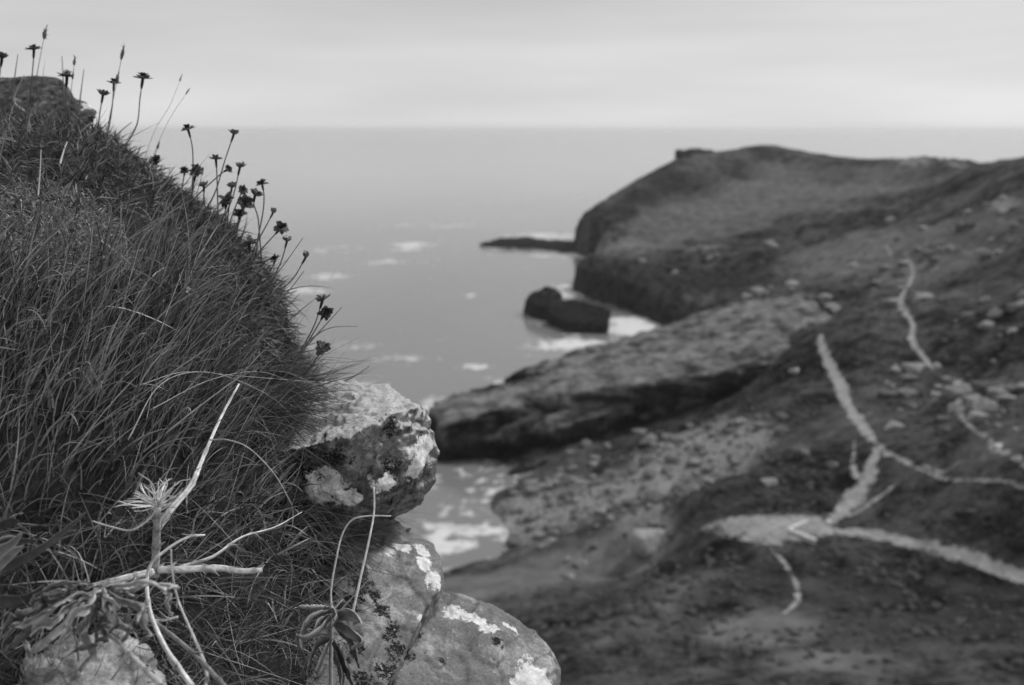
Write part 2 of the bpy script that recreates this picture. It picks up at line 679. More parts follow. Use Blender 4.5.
# lower bench with the paths, cove and beach
for px, py, Y in [(760, 525, 139), (830, 525, 139), (720, 535, 140), (1019, 578, 117), (920, 545, 128), (770, 590, 118), (700, 500, 152),
                  (740, 440, 195), (740, 480, 178), (680, 430, 222), (690, 470, 190), (640, 460, 205), (650, 510, 170), (600, 470, 212), (560, 480, 212), (520, 500, 203),
                  (480, 505, 207), (480, 545, 186), (540, 540, 180), (590, 550, 165), (450, 590, 150), (520, 580, 150), (600, 590, 138), (660, 560, 150),
                  (450, 630, 122), (520, 640, 112), (600, 640, 110), (700, 640, 106), (800, 640, 103), (900, 640, 100), (1000, 640, 95),
                  (600, 690, 88), (800, 690, 85), (1000, 690, 82), (450, 690, 92),
                  (650, 395, 268), (720, 395, 255), (760, 400, 222)]:
    cpy(px, py, Y)
for x, y, z in [(-20, 60, 38), (0, 45, 44), (30, 45, 44), (0, 25, 56), (20, 25, 56), (0, 12, 66), (80, 45, 48), (120, 60, 52), (180, 100, 62),
                (-30, 120, 12), (-45, 60, 25), (200, 180, 68), (0, 240, 2), (20, 290, 3), (-10, 270, 1), (45, 320, 4), (70, 350, 6)]:
    CPS.append(np.array([x, y, z], float))
CPS = np.array(CPS)


def tps_fit(P, lam=0.02):
    X = P[:, :2] / 100.0
    d = np.linalg.norm(X[:, None] - X[None], axis=-1)
    K = np.where(d > 0, d * d * np.log(d + 1e-12), 0) + lam * np.eye(len(P)) * 0.05
    A = np.hstack([np.ones((len(P), 1)), X])
    M = np.block([[K, A], [A.T, np.zeros((3, 3))]])
    return X, np.linalg.solve(M, np.concatenate([P[:, 2], np.zeros(3)]))


TX, TW = tps_fit(CPS)


def land(x, y):
    q = np.stack([x, y], -1).reshape(-1, 2) / 100.0
    out = np.zeros(len(q))
    for s in range(0, len(q), 20000):
        qq = q[s:s + 20000]
        d = np.linalg.norm(qq[:, None] - TX[None], axis=-1)
        out[s:s + 20000] = np.where(d > 0, d * d * np.log(d + 1e-12), 0) @ TW[:-3] + TW[-3] + qq @ TW[-2:]
    return out.reshape(x.shape)


def terrain_height(x, y):
    P3 = np.stack([x, y, np.zeros_like(x)], -1)
    sd = signed_dist(x, y, coast)
    sd = sd + 5.0 * fbm(P3, 28, 4, 0.55, 1) * smooth01(np.abs(y - 200) / 150 + 0.25)
    L = land(x, y)
    far = smooth01((y - 60) / 120)
    rough = 2.2 * fbm(P3, 34, 5, 0.5, 2) + 1.5 * fbm(P3, 11, 4, 0.5, 3) * (0.35 + 0.65 * far) + 1.2 * fbm(P3, 18, 4, 0.55, 5, True)
    # beds of rock running up the hill show as low ledges
    st = (x * 0.55 - y * 0.83) / 9.0 + 1.2 * fbm(P3, 60, 3, 0.5, 6)
    led = np.abs((st % 1.0) - 0.5) * 2
    rough = rough + (1.0 * led - 0.5) * smooth01((y - 200) / 100) * (0.5 + 0.5 * fbm(P3, 80, 2, 0.5, 8))
    if len(PATHS_W):
        dmin = np.full(x.shape, 1e9)
        q = np.stack([x, y], -1)
        for pl in PATHS_W:
            for k in range(0, len(pl)):
                dmin = np.minimum(dmin, (x - pl[k, 0]) ** 2 + (y - pl[k, 1]) ** 2)
        rough = rough * (1 - np.exp(-dmin / 36.0))
    cliffy = smooth01((25 - sd) / 15) * smooth01((y - 230) / 100)
    gul = fbm(np.stack([x * 0.8 + y * 0.6, (y * 0.8 - x * 0.6) * 0.35, 0 * x], -1), 42, 4, 0.55, 16, True)
    rough = rough + (4.5 * gul - 2.6) * smooth01((y - 190) / 120)
    rough = rough * (0.4 + 0.6 * smooth01((y - 130) / 120))
    rough = rough * (1 - 0.5 * smooth01((y - 590) / 60))
    L = L + rough + cliffy * (5.0 * fbm(P3, 12, 4, 0.55, 14, True) + 1.5 * led - 1.2)
    # hollow (cave mouth) beneath the end of the ledge
    L = L - 10 * np.exp(-(((x - 65) / 11) ** 2 + ((y - 266) / 14) ** 2))
    env = np.interp(sd, [-40, -6, 0, 1.5, 5, 60], [-12, -6, -1.5, 4, 20, 78])
    z = np.minimum(L, env)
    z = np.where(sd < 0, np.minimum(z, env), z)
    return z, sd


PATHS_W = []
NU, NV = 820, 1000
uu = np.linspace(-0.62, 1.0, NU)
vv = np.exp(np.linspace(math.log(14), math.log(1050), NV))
YY, UU = np.meshgrid(vv, uu, indexing="ij")
XX = UU * (YY + 30)
ZZ, SD = terrain_height(XX, YY)


def terrain_z(x, y):
    """height of the built terrain mesh"""
    x, y = np.asarray(x, float), np.asarray(y, float)
    fv = np.clip((np.log(y) - math.log(14)) / (math.log(1050) - math.log(14)) * (NV - 1), 0, NV - 1.001)
    fu = np.clip((x / (y + 30) + 0.62) / 1.62 * (NU - 1), 0, NU - 1.001)
    i, j = fv.astype(int), fu.astype(int)
    a, b = fv - i, fu - j
    return ZZ[i, j] * (1 - a) * (1 - b) + ZZ[i, j + 1] * (1 - a) * b + ZZ[i + 1, j] * a * (1 - b) + ZZ[i + 1, j + 1] * a * b


def ground_at(px, py, y0=30, y1=900, n=1200):
    """where the line of sight through that place of the photo first meets the terrain"""
    ys = np.exp(np.linspace(math.log(y0), math.log(y1), n))
    d = ray(px, py)
    X = d[0] * ys / d[1]
    Zr = CAM_Z + d[2] * ys / d[1]
    h = np.maximum(terrain_z(X, ys), 0)
    k = np.argmax(Zr <= h)
    if Zr[k] > h[k]:
        k = n - 1
    return np.array([X[k], ys[k], h[k]])


PATH_DEFS = [
    ([(1040, 582), (985, 563), (930, 548), (870, 534), (830, 532)], [2.4, 2.5, 2.5, 2.4, 3.0], .12),
    ([(826, 528), (840, 514), (856, 498), (866, 484), (872, 466), (878, 448)], [1.6, 2.6, 3.6, 2.6, 1.8, 1.6], .14),
    ([(822, 333), (821, 345), (828, 360), (839, 383), (846, 402), (860, 425), (878, 448)], [1.6, 1.9, 2.3, 2.9, 2.7, 2.2, 1.7], .16),
    ([(868, 436), (885, 452), (905, 462), (930, 474), (960, 481), (1030, 499)], [1.4, 1.5, 1.2, .9, .8, .7], .12),
    ([(846, 520), (875, 502), (898, 484)], [1.0, 1.2, .8], .2),
    ([(768, 548), (785, 566), (798, 588), (798, 604), (786, 616)], [1.2, 1.1, 1.1, 1.0, .6], .12),
    ([(905, 250), (913, 272), (909, 284), (901, 300), (903, 310), (913, 324), (911, 338), (920, 354), (935, 372)], [1.5, 2.0, 1.5, 2.0, 2.2, 1.1, 1.8, 1.3, .8], .12),
    ([(938, 376), (955, 382), (962, 398), (958, 412), (970, 426), (990, 440), (996, 450), (1030, 480)], [1.0, 1.6, 1.5, 1.7, .7, 1.4, 1.5, 1.1], .12),
    ([(884, 243), (890, 252), (893, 262)], [.9, 1.4, .6], .12),
    ([(924, 466), (945, 472), (965, 460)], [.7, .7, .4], .2),
    ([(858, 482), (852, 462), (856, 440)], [1.3, 1.0, .5], .14)]
COURT = [(698, 531), (722, 521), (760, 516), (800, 514), (832, 520), (845, 532), (820, 541), (790, 546), (768, 552), (740, 545), (715, 538)]
for pix, _w, _l in PATH_DEFS:
    PATHS_W.append(spline(np.array([ground_at(*p)[:2] for p in pix]), 5 * len(pix)))
PATHS_W.append(np.array([ground_at(x_, 531)[:2] for x_ in range(710, 850, 12)]))
ZZ, SD = terrain_height(XX, YY)
BX, BY = XX.copy(), YY.copy()                         # sea cliffs: broken beds push the face in and out
gx = np.gradient(ZZ, axis=1) / (np.gradient(XX, axis=1) + 1e-6)
gy = np.gradient(ZZ, axis=0) / (np.gradient(YY, axis=0) + 1e-6)
steep = smooth01((np.hypot(gx, gy) - 0.7) / 0.8) * smooth01((YY - 380) / 40)
Q3 = np.stack([XX, YY, ZZ], -1)
bed = (ZZ * 0.9 + XX * 0.25 - YY * 0.1) / 3.4 + 0.7 * fbm(Q3, 25, 3, .5, 90)
push = 3.2 * fbm(Q3, 11, 4, .6, 91, True) + 2.2 * (np.abs((bed % 1) - .5) * 2 - .5)
ghl = np.hypot(gx, gy) + 1e-6
XX = XX - steep * push * gx / ghl
YY = YY - steep * push * gy / ghl
# trodden ground is levelled along the paths


# pale rock / dry grass / wet zones with painted-in shade and darker banks, all fixed to places of the ground
PX, PY = project(np.stack([XX, YY, ZZ], -1))
P3 = np.stack([XX, YY, ZZ], -1)
nz1 = fbm(P3, 7, 4, 0.6, 11)
nz2 = fbm(P3, 25, 4, 0.6, 12)


def spot(wx, wy, rx, ry):
    return np.exp(-(((XX - wx) / rx) ** 2 + ((YY - wy) / ry) ** 2))


pale = np.zeros_like(XX)
beach = 0
for px, py, rx, ry in [(690, 450, 14, 22), (640, 480, 16, 18), (590, 500, 14, 16), (540, 515, 12, 14), (650, 545, 5, 9), (640, 520, 6, 10), (480, 530, 9, 12), (740, 440, 8, 12)]:
    g = ground_at(px, py)
    beach = np.maximum(beach, spot(g[0], g[1], rx, ry))
pale = smooth01((beach * 1.1 + 0.55 * nz1 + 0.3 * nz2 - 0.35) / 0.6) * 0.75
dry = smooth01((spot(150, 600, 90, 80) * 0.9 + 0.7 * nz2 - 0.1) / 0.7) * 0.8
for px, py, rx, ry, k in [(690, 590, 8, 6, 1), (760, 630, 9, 6, 1), (830, 660, 9, 5, 1), (560, 570, 16, 12, .9), (500, 580, 14, 12, .95), (460, 590, 12, 12, .9), (640, 630, 10, 5, .5), (700, 215, 40, 40, .8), (800, 200, 40, 40, .7), (620, 250, 30, 30, .8), (860, 250, 30, 50, .9), (930, 255, 25, 40, .9)]:
    g = ground_at(px, py)
    dry = np.maximum(dry, smooth01((spot(g[0], g[1], rx, ry) + 0.35 * nz1 - 0.15) / 0.6) * k)
for (px, py, rx, ry) in [(915, 160, 14, 14), (960, 165, 8, 10), (1000, 205, 6, 12), (985, 232, 8, 8), (930, 262, 10, 14), (890, 245, 8, 14), (700, 248, 12, 10), (630, 245, 14, 14)]:
    g = ground_at(px, py)
    pale = np.maximum(pale, smooth01((spot(g[0], g[1], rx, ry) + 0.5 * nz1 - 0.35) / 0.5) * 0.6)
wet_shade_dark = smooth01((7 + 4 * nz1 + 10 * smooth01((YY - 390) / 20) * smooth01((560 - YY) / 40) - ZZ) / 5) * smooth01((YY - 225) / 30)
for px, py, rx, ry, k in [(735, 385, 9, 9, 1.2), (712, 392, 8, 8, 1.1), (755, 360, 7, 8, 1.0), (600, 230, 14, 22, 1), (615, 215, 16, 22, 1), (640, 200, 18, 24, .95), (668, 186, 20, 24, .9), (700, 178, 20, 24, .7), (735, 170, 20, 20, .5),  # cave shade and the shaded dark-heath scarp, painted into the ground colour
                          (760, 480, 9, 9, .7), (700, 560, 10, 7, .85), (745, 582, 12, 7, .85), (900, 595, 20, 9, .8), (990, 625, 18, 11, .8), (850, 575, 12, 6, .75), (900, 640, 14, 8, .7), (600, 605, 16, 8, .65), (500, 625, 14, 8, .6), (700, 660, 8, 6, .55), (560, 660, 12, 6, .45), (850, 430, 14, 18, .4), (960, 420, 14, 18, .4), (1000, 260, 22, 30, .5), (960, 330, 16, 24, .35)]:  # patches of darker ground on the slopes and banks
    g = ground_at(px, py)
    wet_shade_dark = np.maximum(wet_shade_dark, smooth01((spot(g[0], g[1], rx, ry) * k * 1.25 + 0.35 * nz1 + .2 * nz2 - 0.2) / 0.8) * min(1, k))
wet_shade_dark = wet_shade_dark.clip(0, .92)
TERR_ATTR = {"pale": pale.ravel(), "dry": dry.ravel(), "wet_shade_dark": wet_shade_dark.ravel()}
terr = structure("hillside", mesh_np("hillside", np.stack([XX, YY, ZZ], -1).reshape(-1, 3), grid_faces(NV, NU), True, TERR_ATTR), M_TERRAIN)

# ------------------------------------------------------------------ sea
nu, nv = 420, 640
su = np.linspace(-1.3, 1.3, nu)
sv = np.exp(np.linspace(math.log(20), math.log(60000), nv))
SY, SU = np.meshgrid(sv, su, indexing="ij")
SX = SU * (SY + 120)
foam = np.zeros_like(SX)
FOAM = [(545, 236, 34, 34, .7), (500, 247, 30, 12, .72), (412, 246, 22, 40, .6), (385, 262, 22, 18, .55), (330, 276, 14, 20, .62), (300, 291, 16, 18, .6),
        (570, 256, 30, 16, .68), (568, 290, 8, 24, .85), (575, 345, 18, 16, .85), (632, 326, 13, 24, .95), (655, 332, 9, 14, .9), (540, 318, 8, 12, .75),
        (470, 296, 4, 8, .75), (480, 366, 6, 6, .75), (438, 408, 8, 12, .85), (420, 425, 8, 12, .65), (468, 512, 10, 6, .56), (440, 548, 12, 7, .6),
        (400, 360, 20, 8, .46), (345, 345, 16, 10, .5), (440, 225, 70, 50, .44), (330, 250, 50, 50, .36), (560, 200, 120, 80, .3), (490, 528, 7, 5, .58), (350, 385, 10, 6, .55), (450, 530, 10, 8, .5)]
for px, py, rx, ry, k in FOAM:
    g = at_z(px, py, 0)
    foam = np.maximum(foam, k * np.exp(-(((SX - g[0]) / rx) ** 2 + ((SY - g[1]) / ry) ** 2)))
sds = signed_dist(SX, SY, coast)
foam = np.maximum(foam, np.where(SY > 235, 0.5, 0.36) * np.exp(-np.abs(np.minimum(sds, 0)) / 4.0) * (sds > -40))
structure("sea", mesh_np("sea", np.stack([SX, SY, np.zeros_like(SX)], -1).reshape(-1, 3), grid_faces(nv, nu), True, {"foam": foam.ravel()}), M_WATER)


# ------------------------------------------------------------------ paths
def path_ribbon(pix, widths, name="footpath", lift=0.12, worn=1.0):
    g = np.array([ground_at(px, py) for px, py in pix])
    n = max(24, int(len(pix) * 14))
    c = spline(g[:, :2], n)
    c = c + 0.5 * np.stack([fbm(np.c_[c, c[:, :1] * 0], 9, 3, .6, 70), fbm(np.c_[c, c[:, :1] * 0], 9, 3, .6, 71)], -1)
    wd = np.interp(np.linspace(0, len(pix) - 1, n), np.arange(len(pix)), widths)
    T = np.gradient(c, axis=0)
    T /= np.linalg.norm(T, axis=1)[:, None] + 1e-9
    S = np.stack([-T[:, 1], T[:, 0]], -1)
    k = 7
    rows = []
    for j in range(k):
        o = (j / (k - 1) - 0.5)
        q = np.stack([c[:, 0], c[:, 1], np.full(n, j * 3.1)], -1)
        jit = 1 + 0.6 * fbm(q, 5.0, 3, 0.6, 30 + (0 if o < 0 else 1))
        rows.append(c + S * (o * 1.15 * wd * jit)[:, None])
    R = np.stack(rows, 1)
    Z = terrain_z(R[..., 0], R[..., 1]) + lift
    V = np.concatenate([R, Z[..., None]], -1).reshape(-1, 3)
    tt = np.linspace(0, 1, n)
    ends = smooth01(tt / .1 + .3) * smooth01((1 - tt) / .1 + .3)
    wear = (1.5 * worn * (1 - np.abs(np.linspace(-1, 1, k)))[None, :] ** .8 * ends[:, None]).ravel()
    return structure(name, mesh_np(name, V, grid_faces(n, k), True, {"wear": wear}), M_PATH)


for pix, wds, lf in PATH_DEFS:
    path_ribbon(pix, wds, lift=lf, worn=1.0 if max(wds) > 2.1 else .55)
# trodden court where the paths meet
cg = np.array([ground_at(px, py)[:2] for px, py in COURT])
cc = cg.mean(0)
ring = spline(np.vstack([cg, cg[:1]]), 90)[:-1]
rr = [cc + (ring - cc) * s * (1 + (0.05 * fbm(np.c_[ring, ring[:, :1] * 0], 2.5, 3, .6, 44)[:, None] if s == 1 else 0)) for s in np.linspace(0.02, 1, 22)]
R = np.stack(rr, 0)
structure("path_court", mesh_np("path_court", np.concatenate([R, (terrain_z(R[..., 0], R[..., 1]) + 0.22)[..., None]], -1).reshape(-1, 3), grid_faces(22, 89, True), True,
          {"wear": np.repeat(1.15 * (1 - np.linspace(0, 1, 22) ** 4), 89)}), M_PATH)


# ------------------------------------------------------------------ rocks
def hull_rock(name, hulls, voxel, disp, mat=None, smooth_it=2, patches=(), moss=(), chips=None, strata=None, seed=0, origin=None, bump_fn=None):
    """convex blocks fused into one rock (voxel remesh), then weathered with noise"""
    bm = bmesh.new()
    for pts in hulls:
        vs_ = [bm.verts.new(p) for p in pts]
        r = bmesh.ops.convex_hull(bm, input=vs_)
        junk = [g for g in r["geom_interior"] + r["geom_unused"] if isinstance(g, bmesh.types.BMVert)]
        for v in set(junk):
            if v.is_valid:
                bm.verts.remove(v)
    me0 = bpy.data.meshes.new("tmp")
    bm.to_mesh(me0)
    bm.free()
    c = np.mean([p for h in hulls for p in h], axis=0) if origin is None else np.asarray(origin)
    me0.transform(__import__("mathutils").Matrix.Translation(Vector(-c)))
    ob = bpy.data.objects.new("tmp", me0)
    COL.objects.link(ob)
    md = ob.modifiers.new("r", 'REMESH')
    md.mode = 'VOXEL'
    md.voxel_size = voxel
    if smooth_it:
        sm = ob.modifiers.new("s", 'SMOOTH')
        sm.iterations = smooth_it
        sm.factor = 0.5
    dg = bpy.context.evaluated_depsgraph_get()
    me = bpy.data.meshes.new_from_object(ob.evaluated_get(dg))
    bpy.data.objects.remove(ob)
    bpy.data.meshes.remove(me0)
    me.name = name
    n = len(me.vertices)
    V = np.empty(n * 3, np.float32)
    me.vertices.foreach_get("co", V)
    V = V.reshape(-1, 3).astype(float)
    Nn = np.empty(n * 3, np.float32)
    me.vertex_normals.foreach_get("vector", Nn)
    Nn = Nn.reshape(-1, 3).astype(float)
    W = V + c
    d = 0
    for i, (sc, amp, oc, rid) in enumerate(disp):
        d = d + amp * fbm(V + seed * 3.3, sc, oc, 0.55, seed + i, rid)
    if chips:
        f = fbm(V, chips[0], 3, 0.5, seed + 20) * 3.2
        fl_ = np.floor(f)
        d = d + chips[1] * (fl_ + smooth01((f - fl_ - .82) / .18))
        cr = np.abs(fbm(V * np.array([1, 1, 1.6]), chips[0] * 1.7, 3, 0.5, seed + 25))
        d = d - chips[2] * np.exp(-(cr / 0.022) ** 2)
    if strata:
        sdir_, sc, amp = strata
        sdir_ = np.asarray(sdir_, float) / np.linalg.norm(sdir_)
        s = (V @ sdir_) / sc + 0.6 * fbm(V, sc * 6, 3, 0.5, seed + 9)
        f = s - np.floor(s)
        d = d + amp * (np.where(f < 0.8, f / 0.8, (1 - f) / 0.2) - 0.5) * (0.6 + 0.8 * fbm(V, sc * 5, 2, 0.5, seed + 12))
    V2 = V + Nn * d[:, None]
    me.vertices.foreach_set("co", V2.astype(np.float32).ravel())
    for nm, plist in (("lichen", patches), ("moss", moss)):
        lich = np.zeros(n)
        for px, py, r in plist:
            qx, qy = project(W)
            dd = np.hypot(qx - px, qy - py)
            k = np.argmin(np.where(dd < 6, W[:, 1], 1e9))
            rad = r / FPX * W[k, 1] * (1.5 if nm == "moss" else 1.15)
            lich = np.maximum(lich, np.exp(-(np.linalg.norm(W - W[k], axis=1) / rad) ** 2 * 0.7))
        a = me.attributes.new(nm, 'FLOAT', 'POINT')
        a.data.foreach_set("value", lich.astype(np.float32))
    me.polygons.foreach_set("use_smooth", np.ones(len(me.polygons), bool))
    me.update()
    if mat:
        me.materials.append(mat)
    return me, c


def rock(name, label, cat, hulls, voxel, disp, mat, group=None, **kw):
    me, c = hull_rock(name, hulls, voxel, disp, mat, **kw)
    o = bpy.data.objects.new(name, me)
    COL.objects.link(o)
    o.location = c
    o["label"] = label
    o["category"] = cat
    if group:
        o["group"] = group
    return o


def slab(pts, thick, dy=0.0):
    """block: top outline given by (px, py, Y), and the same outline 'thick' lower and moved dy further in"""
    T = [at_y(*p) for p in pts]
    return T + [t + np.array([0, dy, -thick]) for t in T]


# tilted ledge running from the cove out to sea, in beds
beds = [slab([(506, 377, 298), (560, 358, 306), (620, 342, 314), (680, 326, 330), (745, 302, 345), (800, 298, 350), (840, 326, 300), (768, 318, 312), (705, 350, 288), (640, 362, 283), (585, 370, 284), (540, 374, 288)], 8, 7),
        slab([(434, 414, 250), (470, 396, 275), (530, 381, 290), (620, 372, 290), (700, 350, 300), (748, 335, 295), (830, 340, 280), (840, 352, 256), (772, 345, 264), (700, 368, 256), (640, 388, 248), (540, 402, 238), (490, 410, 234), (440, 428, 234)], 6, 9),
        slab([(432, 436, 236), (480, 420, 242), (540, 418, 240), (622, 399, 247), (632, 404, 245), (560, 428, 233), (535, 422, 236), (440, 450, 230)], 9, 8),
        slab([(620, 410, 252), (700, 392, 262), (700, 400, 258), (640, 420, 248)], 6, 5),
        slab([(440, 484, 222), (500, 474, 228), (560, 462, 232), (590, 462, 230), (520, 480, 222), (460, 492, 219)], 4, 3)]
rock("rock_ledge", "long tilted rock ledge running from the dark cave out into the sea", "rock ledge", beds, 0.8,
     [(16, 2.4, 4, False), (5, 0.8, 4, True)], M_FARROCK, smooth_it=1, strata=((0.5, -0.8, 0.42), 5.0, 4.2), seed=3)
rock("sea_rock", "black islet of rock standing in the surf off the cove", "rock",
     [slab([(524, 299, 428), (533, 290, 432), (550, 284, 430), (562, 292, 420), (552, 306, 408), (534, 306, 415)], 12, 0),
      slab([(545, 300, 420), (575, 300, 410), (609, 309, 392), (606, 326, 384), (570, 324, 386), (550, 314, 400)], 12, 0)], 0.8,
     [(10, 1.2, 4, False), (3, 0.7, 4, True)], M_WETROCK, smooth_it=1, seed=5)
rock("rock_spit", "low dark spit of rock pointing seaward from the headland foot", "rock",
     [slab([(478, 244, 676), (498, 238, 690), (528, 236, 690), (548, 240, 685), (530, 245, 665), (500, 247, 665)], 9, 0),
      slab([(530, 240, 690), (562, 240, 680), (592, 243, 670), (592, 250, 645), (560, 249, 650), (535, 246, 665)], 9, 0)], 1.0,
     [(9, 1.5, 4, False), (4, 0.7, 4, True)], M_WETROCK, smooth_it=1, seed=6)

rock("crag", "dark square crag at the seaward end of the headland's flat summit", "crag",
     [slab([(675, 150, 700), (690, 148, 706), (712, 149, 706), (718, 153, 698), (700, 157, 690), (680, 158, 690)], 12, 0)], 1.2,
     [(9, 1.2, 4, False), (4, 0.6, 4, True)], M_WETROCK, smooth_it=1, seed=8)

# single boulders and small crags on the slopes
BOULD = [(794, 372, 2.4, .42, "pale round boulder beside the upper end of the wide path"),
         (828, 522, .8, .8, "small white boulder where the footpaths meet"),
         (748, 298, 4.2, .34, "pale crag topping the landward end of the rock ledge"),
         (936, 368, 1.9, .45, "pale boulder above the bend of the rocky hillside track"),
         (938, 398, 1.5, .3, "grey boulder left of the rocky hillside track"),
         (958, 388, 1.8, .5, "chalky boulder standing on the rocky hillside track"),
         (962, 412, 1.6, .5, "whitish boulder on the middle of the rocky hillside track"),
         (998, 448, 1.3, .5, "white boulder low on the rocky track at the photo's right"),
         (740, 425, 2.6, .3, "pale rock face fragment at the edge of the cove rubble"),
         (650, 550, 6.4, .30, "big pale leaning boulder above the grassy bank of the cove"),
         (668, 570, 3.0, .04, "dark boulder leaning beside the big pale boulder"),
         (722, 492, 1.4, .03, "black boulder on the ledge behind the trodden court"),
         (985, 302, 2.4, .3, "pale crag alone on the dark slope at the right"),
         (890, 222, 4.0, .24, "grey crag in the saddle below the headland"),
         (1003, 200, 3.0, .3, "pale crag on the right skyline slope"),
         (700, 250, 4.0, .2, "grey crag on the headland slope above the black cliffs"),
         (608, 224, 7, .05, "black buttress on the headland's seaward edge above the spit"),
         (552, 362, 0, 0, "")]


def m_plain(name, g):
    m, nt, b = new_mat(name)
    n = noise(nt, 1.3, 5, 0.65)
    grey(nt, b, mapr(nt, n, 0.3, 0.7, g * 0.7, g * 1.25))
    bump(nt, b, n, 0.6, 0.2)
    b.inputs["Roughness"].default_value = 0.95
    return m


BM = {}
for i, (px, py, size, g, lab) in enumerate(BOULD):
    if size == 0:
        continue
    if g not in BM:
        BM[g] = m_plain("boulder_stone", g)
    gp = ground_at(px, py)
    r_ = random.Random(i)
    pts = []
    for _ in range(16):
        v = Vector((r_.gauss(0, 1), r_.gauss(0, 1), r_.gauss(0, 1))).normalized()
        pts.append(gp + np.array([v.x * size * .62, v.y * size * .55, v.z * size * .5 + size * 0.12]))
    rock("boulder", lab, "boulder", [pts], size / 12, [(size * .5, size * .06, 3, False), (size * .15, size * .02, 3, True)], BM[g], group="boulders and crags on the slopes", smooth_it=1, seed=i)

# low dry-stone wall bent in a V on the court
wl = thing("low_wall", "low pale stone wall bent into a V on the trodden court", "wall", ground_at(800, 535))
B_ = Build()
for a, b in (((788, 534), (806, 527)), ((788, 534), (815, 545))):
    p, q = ground_at(*a), ground_at(*b)
    d = q - p
    n = 9
    for k in range(n):
        for lv in range(2):
            c = p + d * (k + 0.5 + 0.25 * (lv % 2)) / n
            s = np.linalg.norm(d) / n * 0.52
            ang = math.atan2(d[1], d[0]) + random.uniform(-.1, .1)
            hx, hy, hz = s, 0.28 * random.uniform(.85, 1.1), 0.2
            cz = terrain_z(c[0], c[1]) + 0.18 + lv * 0.38
            V = []
            for sx in (-1, 1):
                for sy in (-1, 1):
                    for sz in (-1, 1):
                        x, y = sx * hx * random.uniform(.85, 1), sy * hy * random.uniform(.85, 1)
                        V.append((c[0] + x * math.cos(ang) - y * math.sin(ang), c[1] + x * math.sin(ang) + y * math.cos(ang), cz + sz * hz * random.uniform(.85, 1)))
            Fq = [(0, 1, 3, 2), (4, 6, 7, 5), (0, 4, 5, 1), (2, 3, 7, 6), (0, 2, 6, 4), (1, 5, 7, 3)]
            B_.add(V, np.array(Fq))
link("stones", B_.mesh("stones", wl.location, False), m_plain("wall_stone", 0.62), wl)

# rubble of the cove: uncountable
ico = bmesh.new()
bmesh.ops.create_icosphere(ico, subdivisions=1, radius=1)
iv = np.array([v.co[:] for v in ico.verts])
it = np.array([[v.index for v in f.verts] for f in ico.faces])
ico.free()


def scatter(name, n, regions, smin, smax, mat, sh, flat=0.6, minz=0.1, power=3.0):
    B_ = Build()
    cnt = 0
    for px, py, rx, ry, share in regions:
        g = ground_at(px, py)
        m = int(n * share)
        X = g[0] + rng.normal(0, rx, m)
        Y = g[1] + rng.normal(0, ry, m)
        Z = terrain_z(X, Y)
        allp = np.vstack(PATHS_W)
        for x, y, z in zip(X, Y, Z):
            if z < minz or (name == "scrub" and np.min((allp[:, 0] - x) ** 2 + (allp[:, 1] - y) ** 2) < 16):
                continue
            s = smin + (smax - smin) * rng.random() ** power
            V = iv * (1 + 0.28 * rng.normal(0, 1, (len(iv), 1)).clip(-1.5, 1.5)) * np.array([s * rng.uniform(.7, 1.3), s * rng.uniform(.7, 1.3), s * flat])
            a = rng.uniform(0, 6.28)
            R = np.array([[math.cos(a), -math.sin(a), 0], [math.sin(a), math.cos(a), 0], [0, 0, 1]])
            B_.add(V @ R.T + np.array([x, y, z + s * 0.12]), it, rng.uniform(*sh))
    return link(name, B_.mesh(name, (0, 0, 0), False), mat, kind="stuff")


M_RUBBLE = m_shade("rubble_stone", 0.02, 0.5, 0.95, 0.1, 1.2, 0.3)
scatter("rubble", 650, [(690, 450, 11, 18, .3), (640, 480, 12, 16, .3), (590, 500, 12, 14, .2), (530, 515, 11, 11, .15), (480, 530, 7, 8, .05)], 0.25, 2.0, M_RUBBLE, (0.16, 0.42), power=4.0)
M_SCRUB = m_shade("scrub_foliage", 0.012, 0.09, 0.95, 0.1, 3.0, 0.45)
scatter("scree", 420, [(985, 240, 12, 26, .14), (930, 262, 10, 18, .14), (915, 165, 16, 16, .1), (985, 390, 7, 16, .12), (955, 410, 5, 12, .14), (890, 300, 12, 20, .1), (1005, 310, 8, 16, .1), (760, 300, 12, 14, .08), (700, 262, 20, 16, .08)], 0.4, 3.4, M_RUBBLE, (0.1, 0.6), 0.6, 3.0, 3.5)
scatter("scrub", 8000, [(700, 600, 22, 18, .12), (900, 600, 25, 16, .14), (1000, 520, 22, 22, .1), (900, 420, 26, 40, .14), (850, 340, 26, 40, .12), (980, 330, 34, 50, .12),
                       (800, 240, 60, 60, .1), (720, 480, 14, 14, .04), (560, 620, 16, 14, .06), (900, 210, 70, 70, .06)], 0.12, 0.75, M_SCRUB, (0.42, 0.85), 0.5, 9.0, 2.5)

# ------------------------------------------------------------------ the turf mound we look over
CX = -1.10
zs_t = np.array([-1.3, -1.0, -.6, -.45, -.29, -.1, 0.0, .035, .06, .09])
cy_t = np.array([1.05, 1.1, 1.26, 1.33, 1.39, 1.53, 1.64, 1.70, 1.76, 1.8])
b_t = np.array([1.2, 1.1, .86, .74, .60, .40, .28, .20, .12, .02])
EXN = 2.4


def cyb(zr):
    return np.interp(zr, zs_t, cy_t), np.interp(zr, zs_t, b_t)


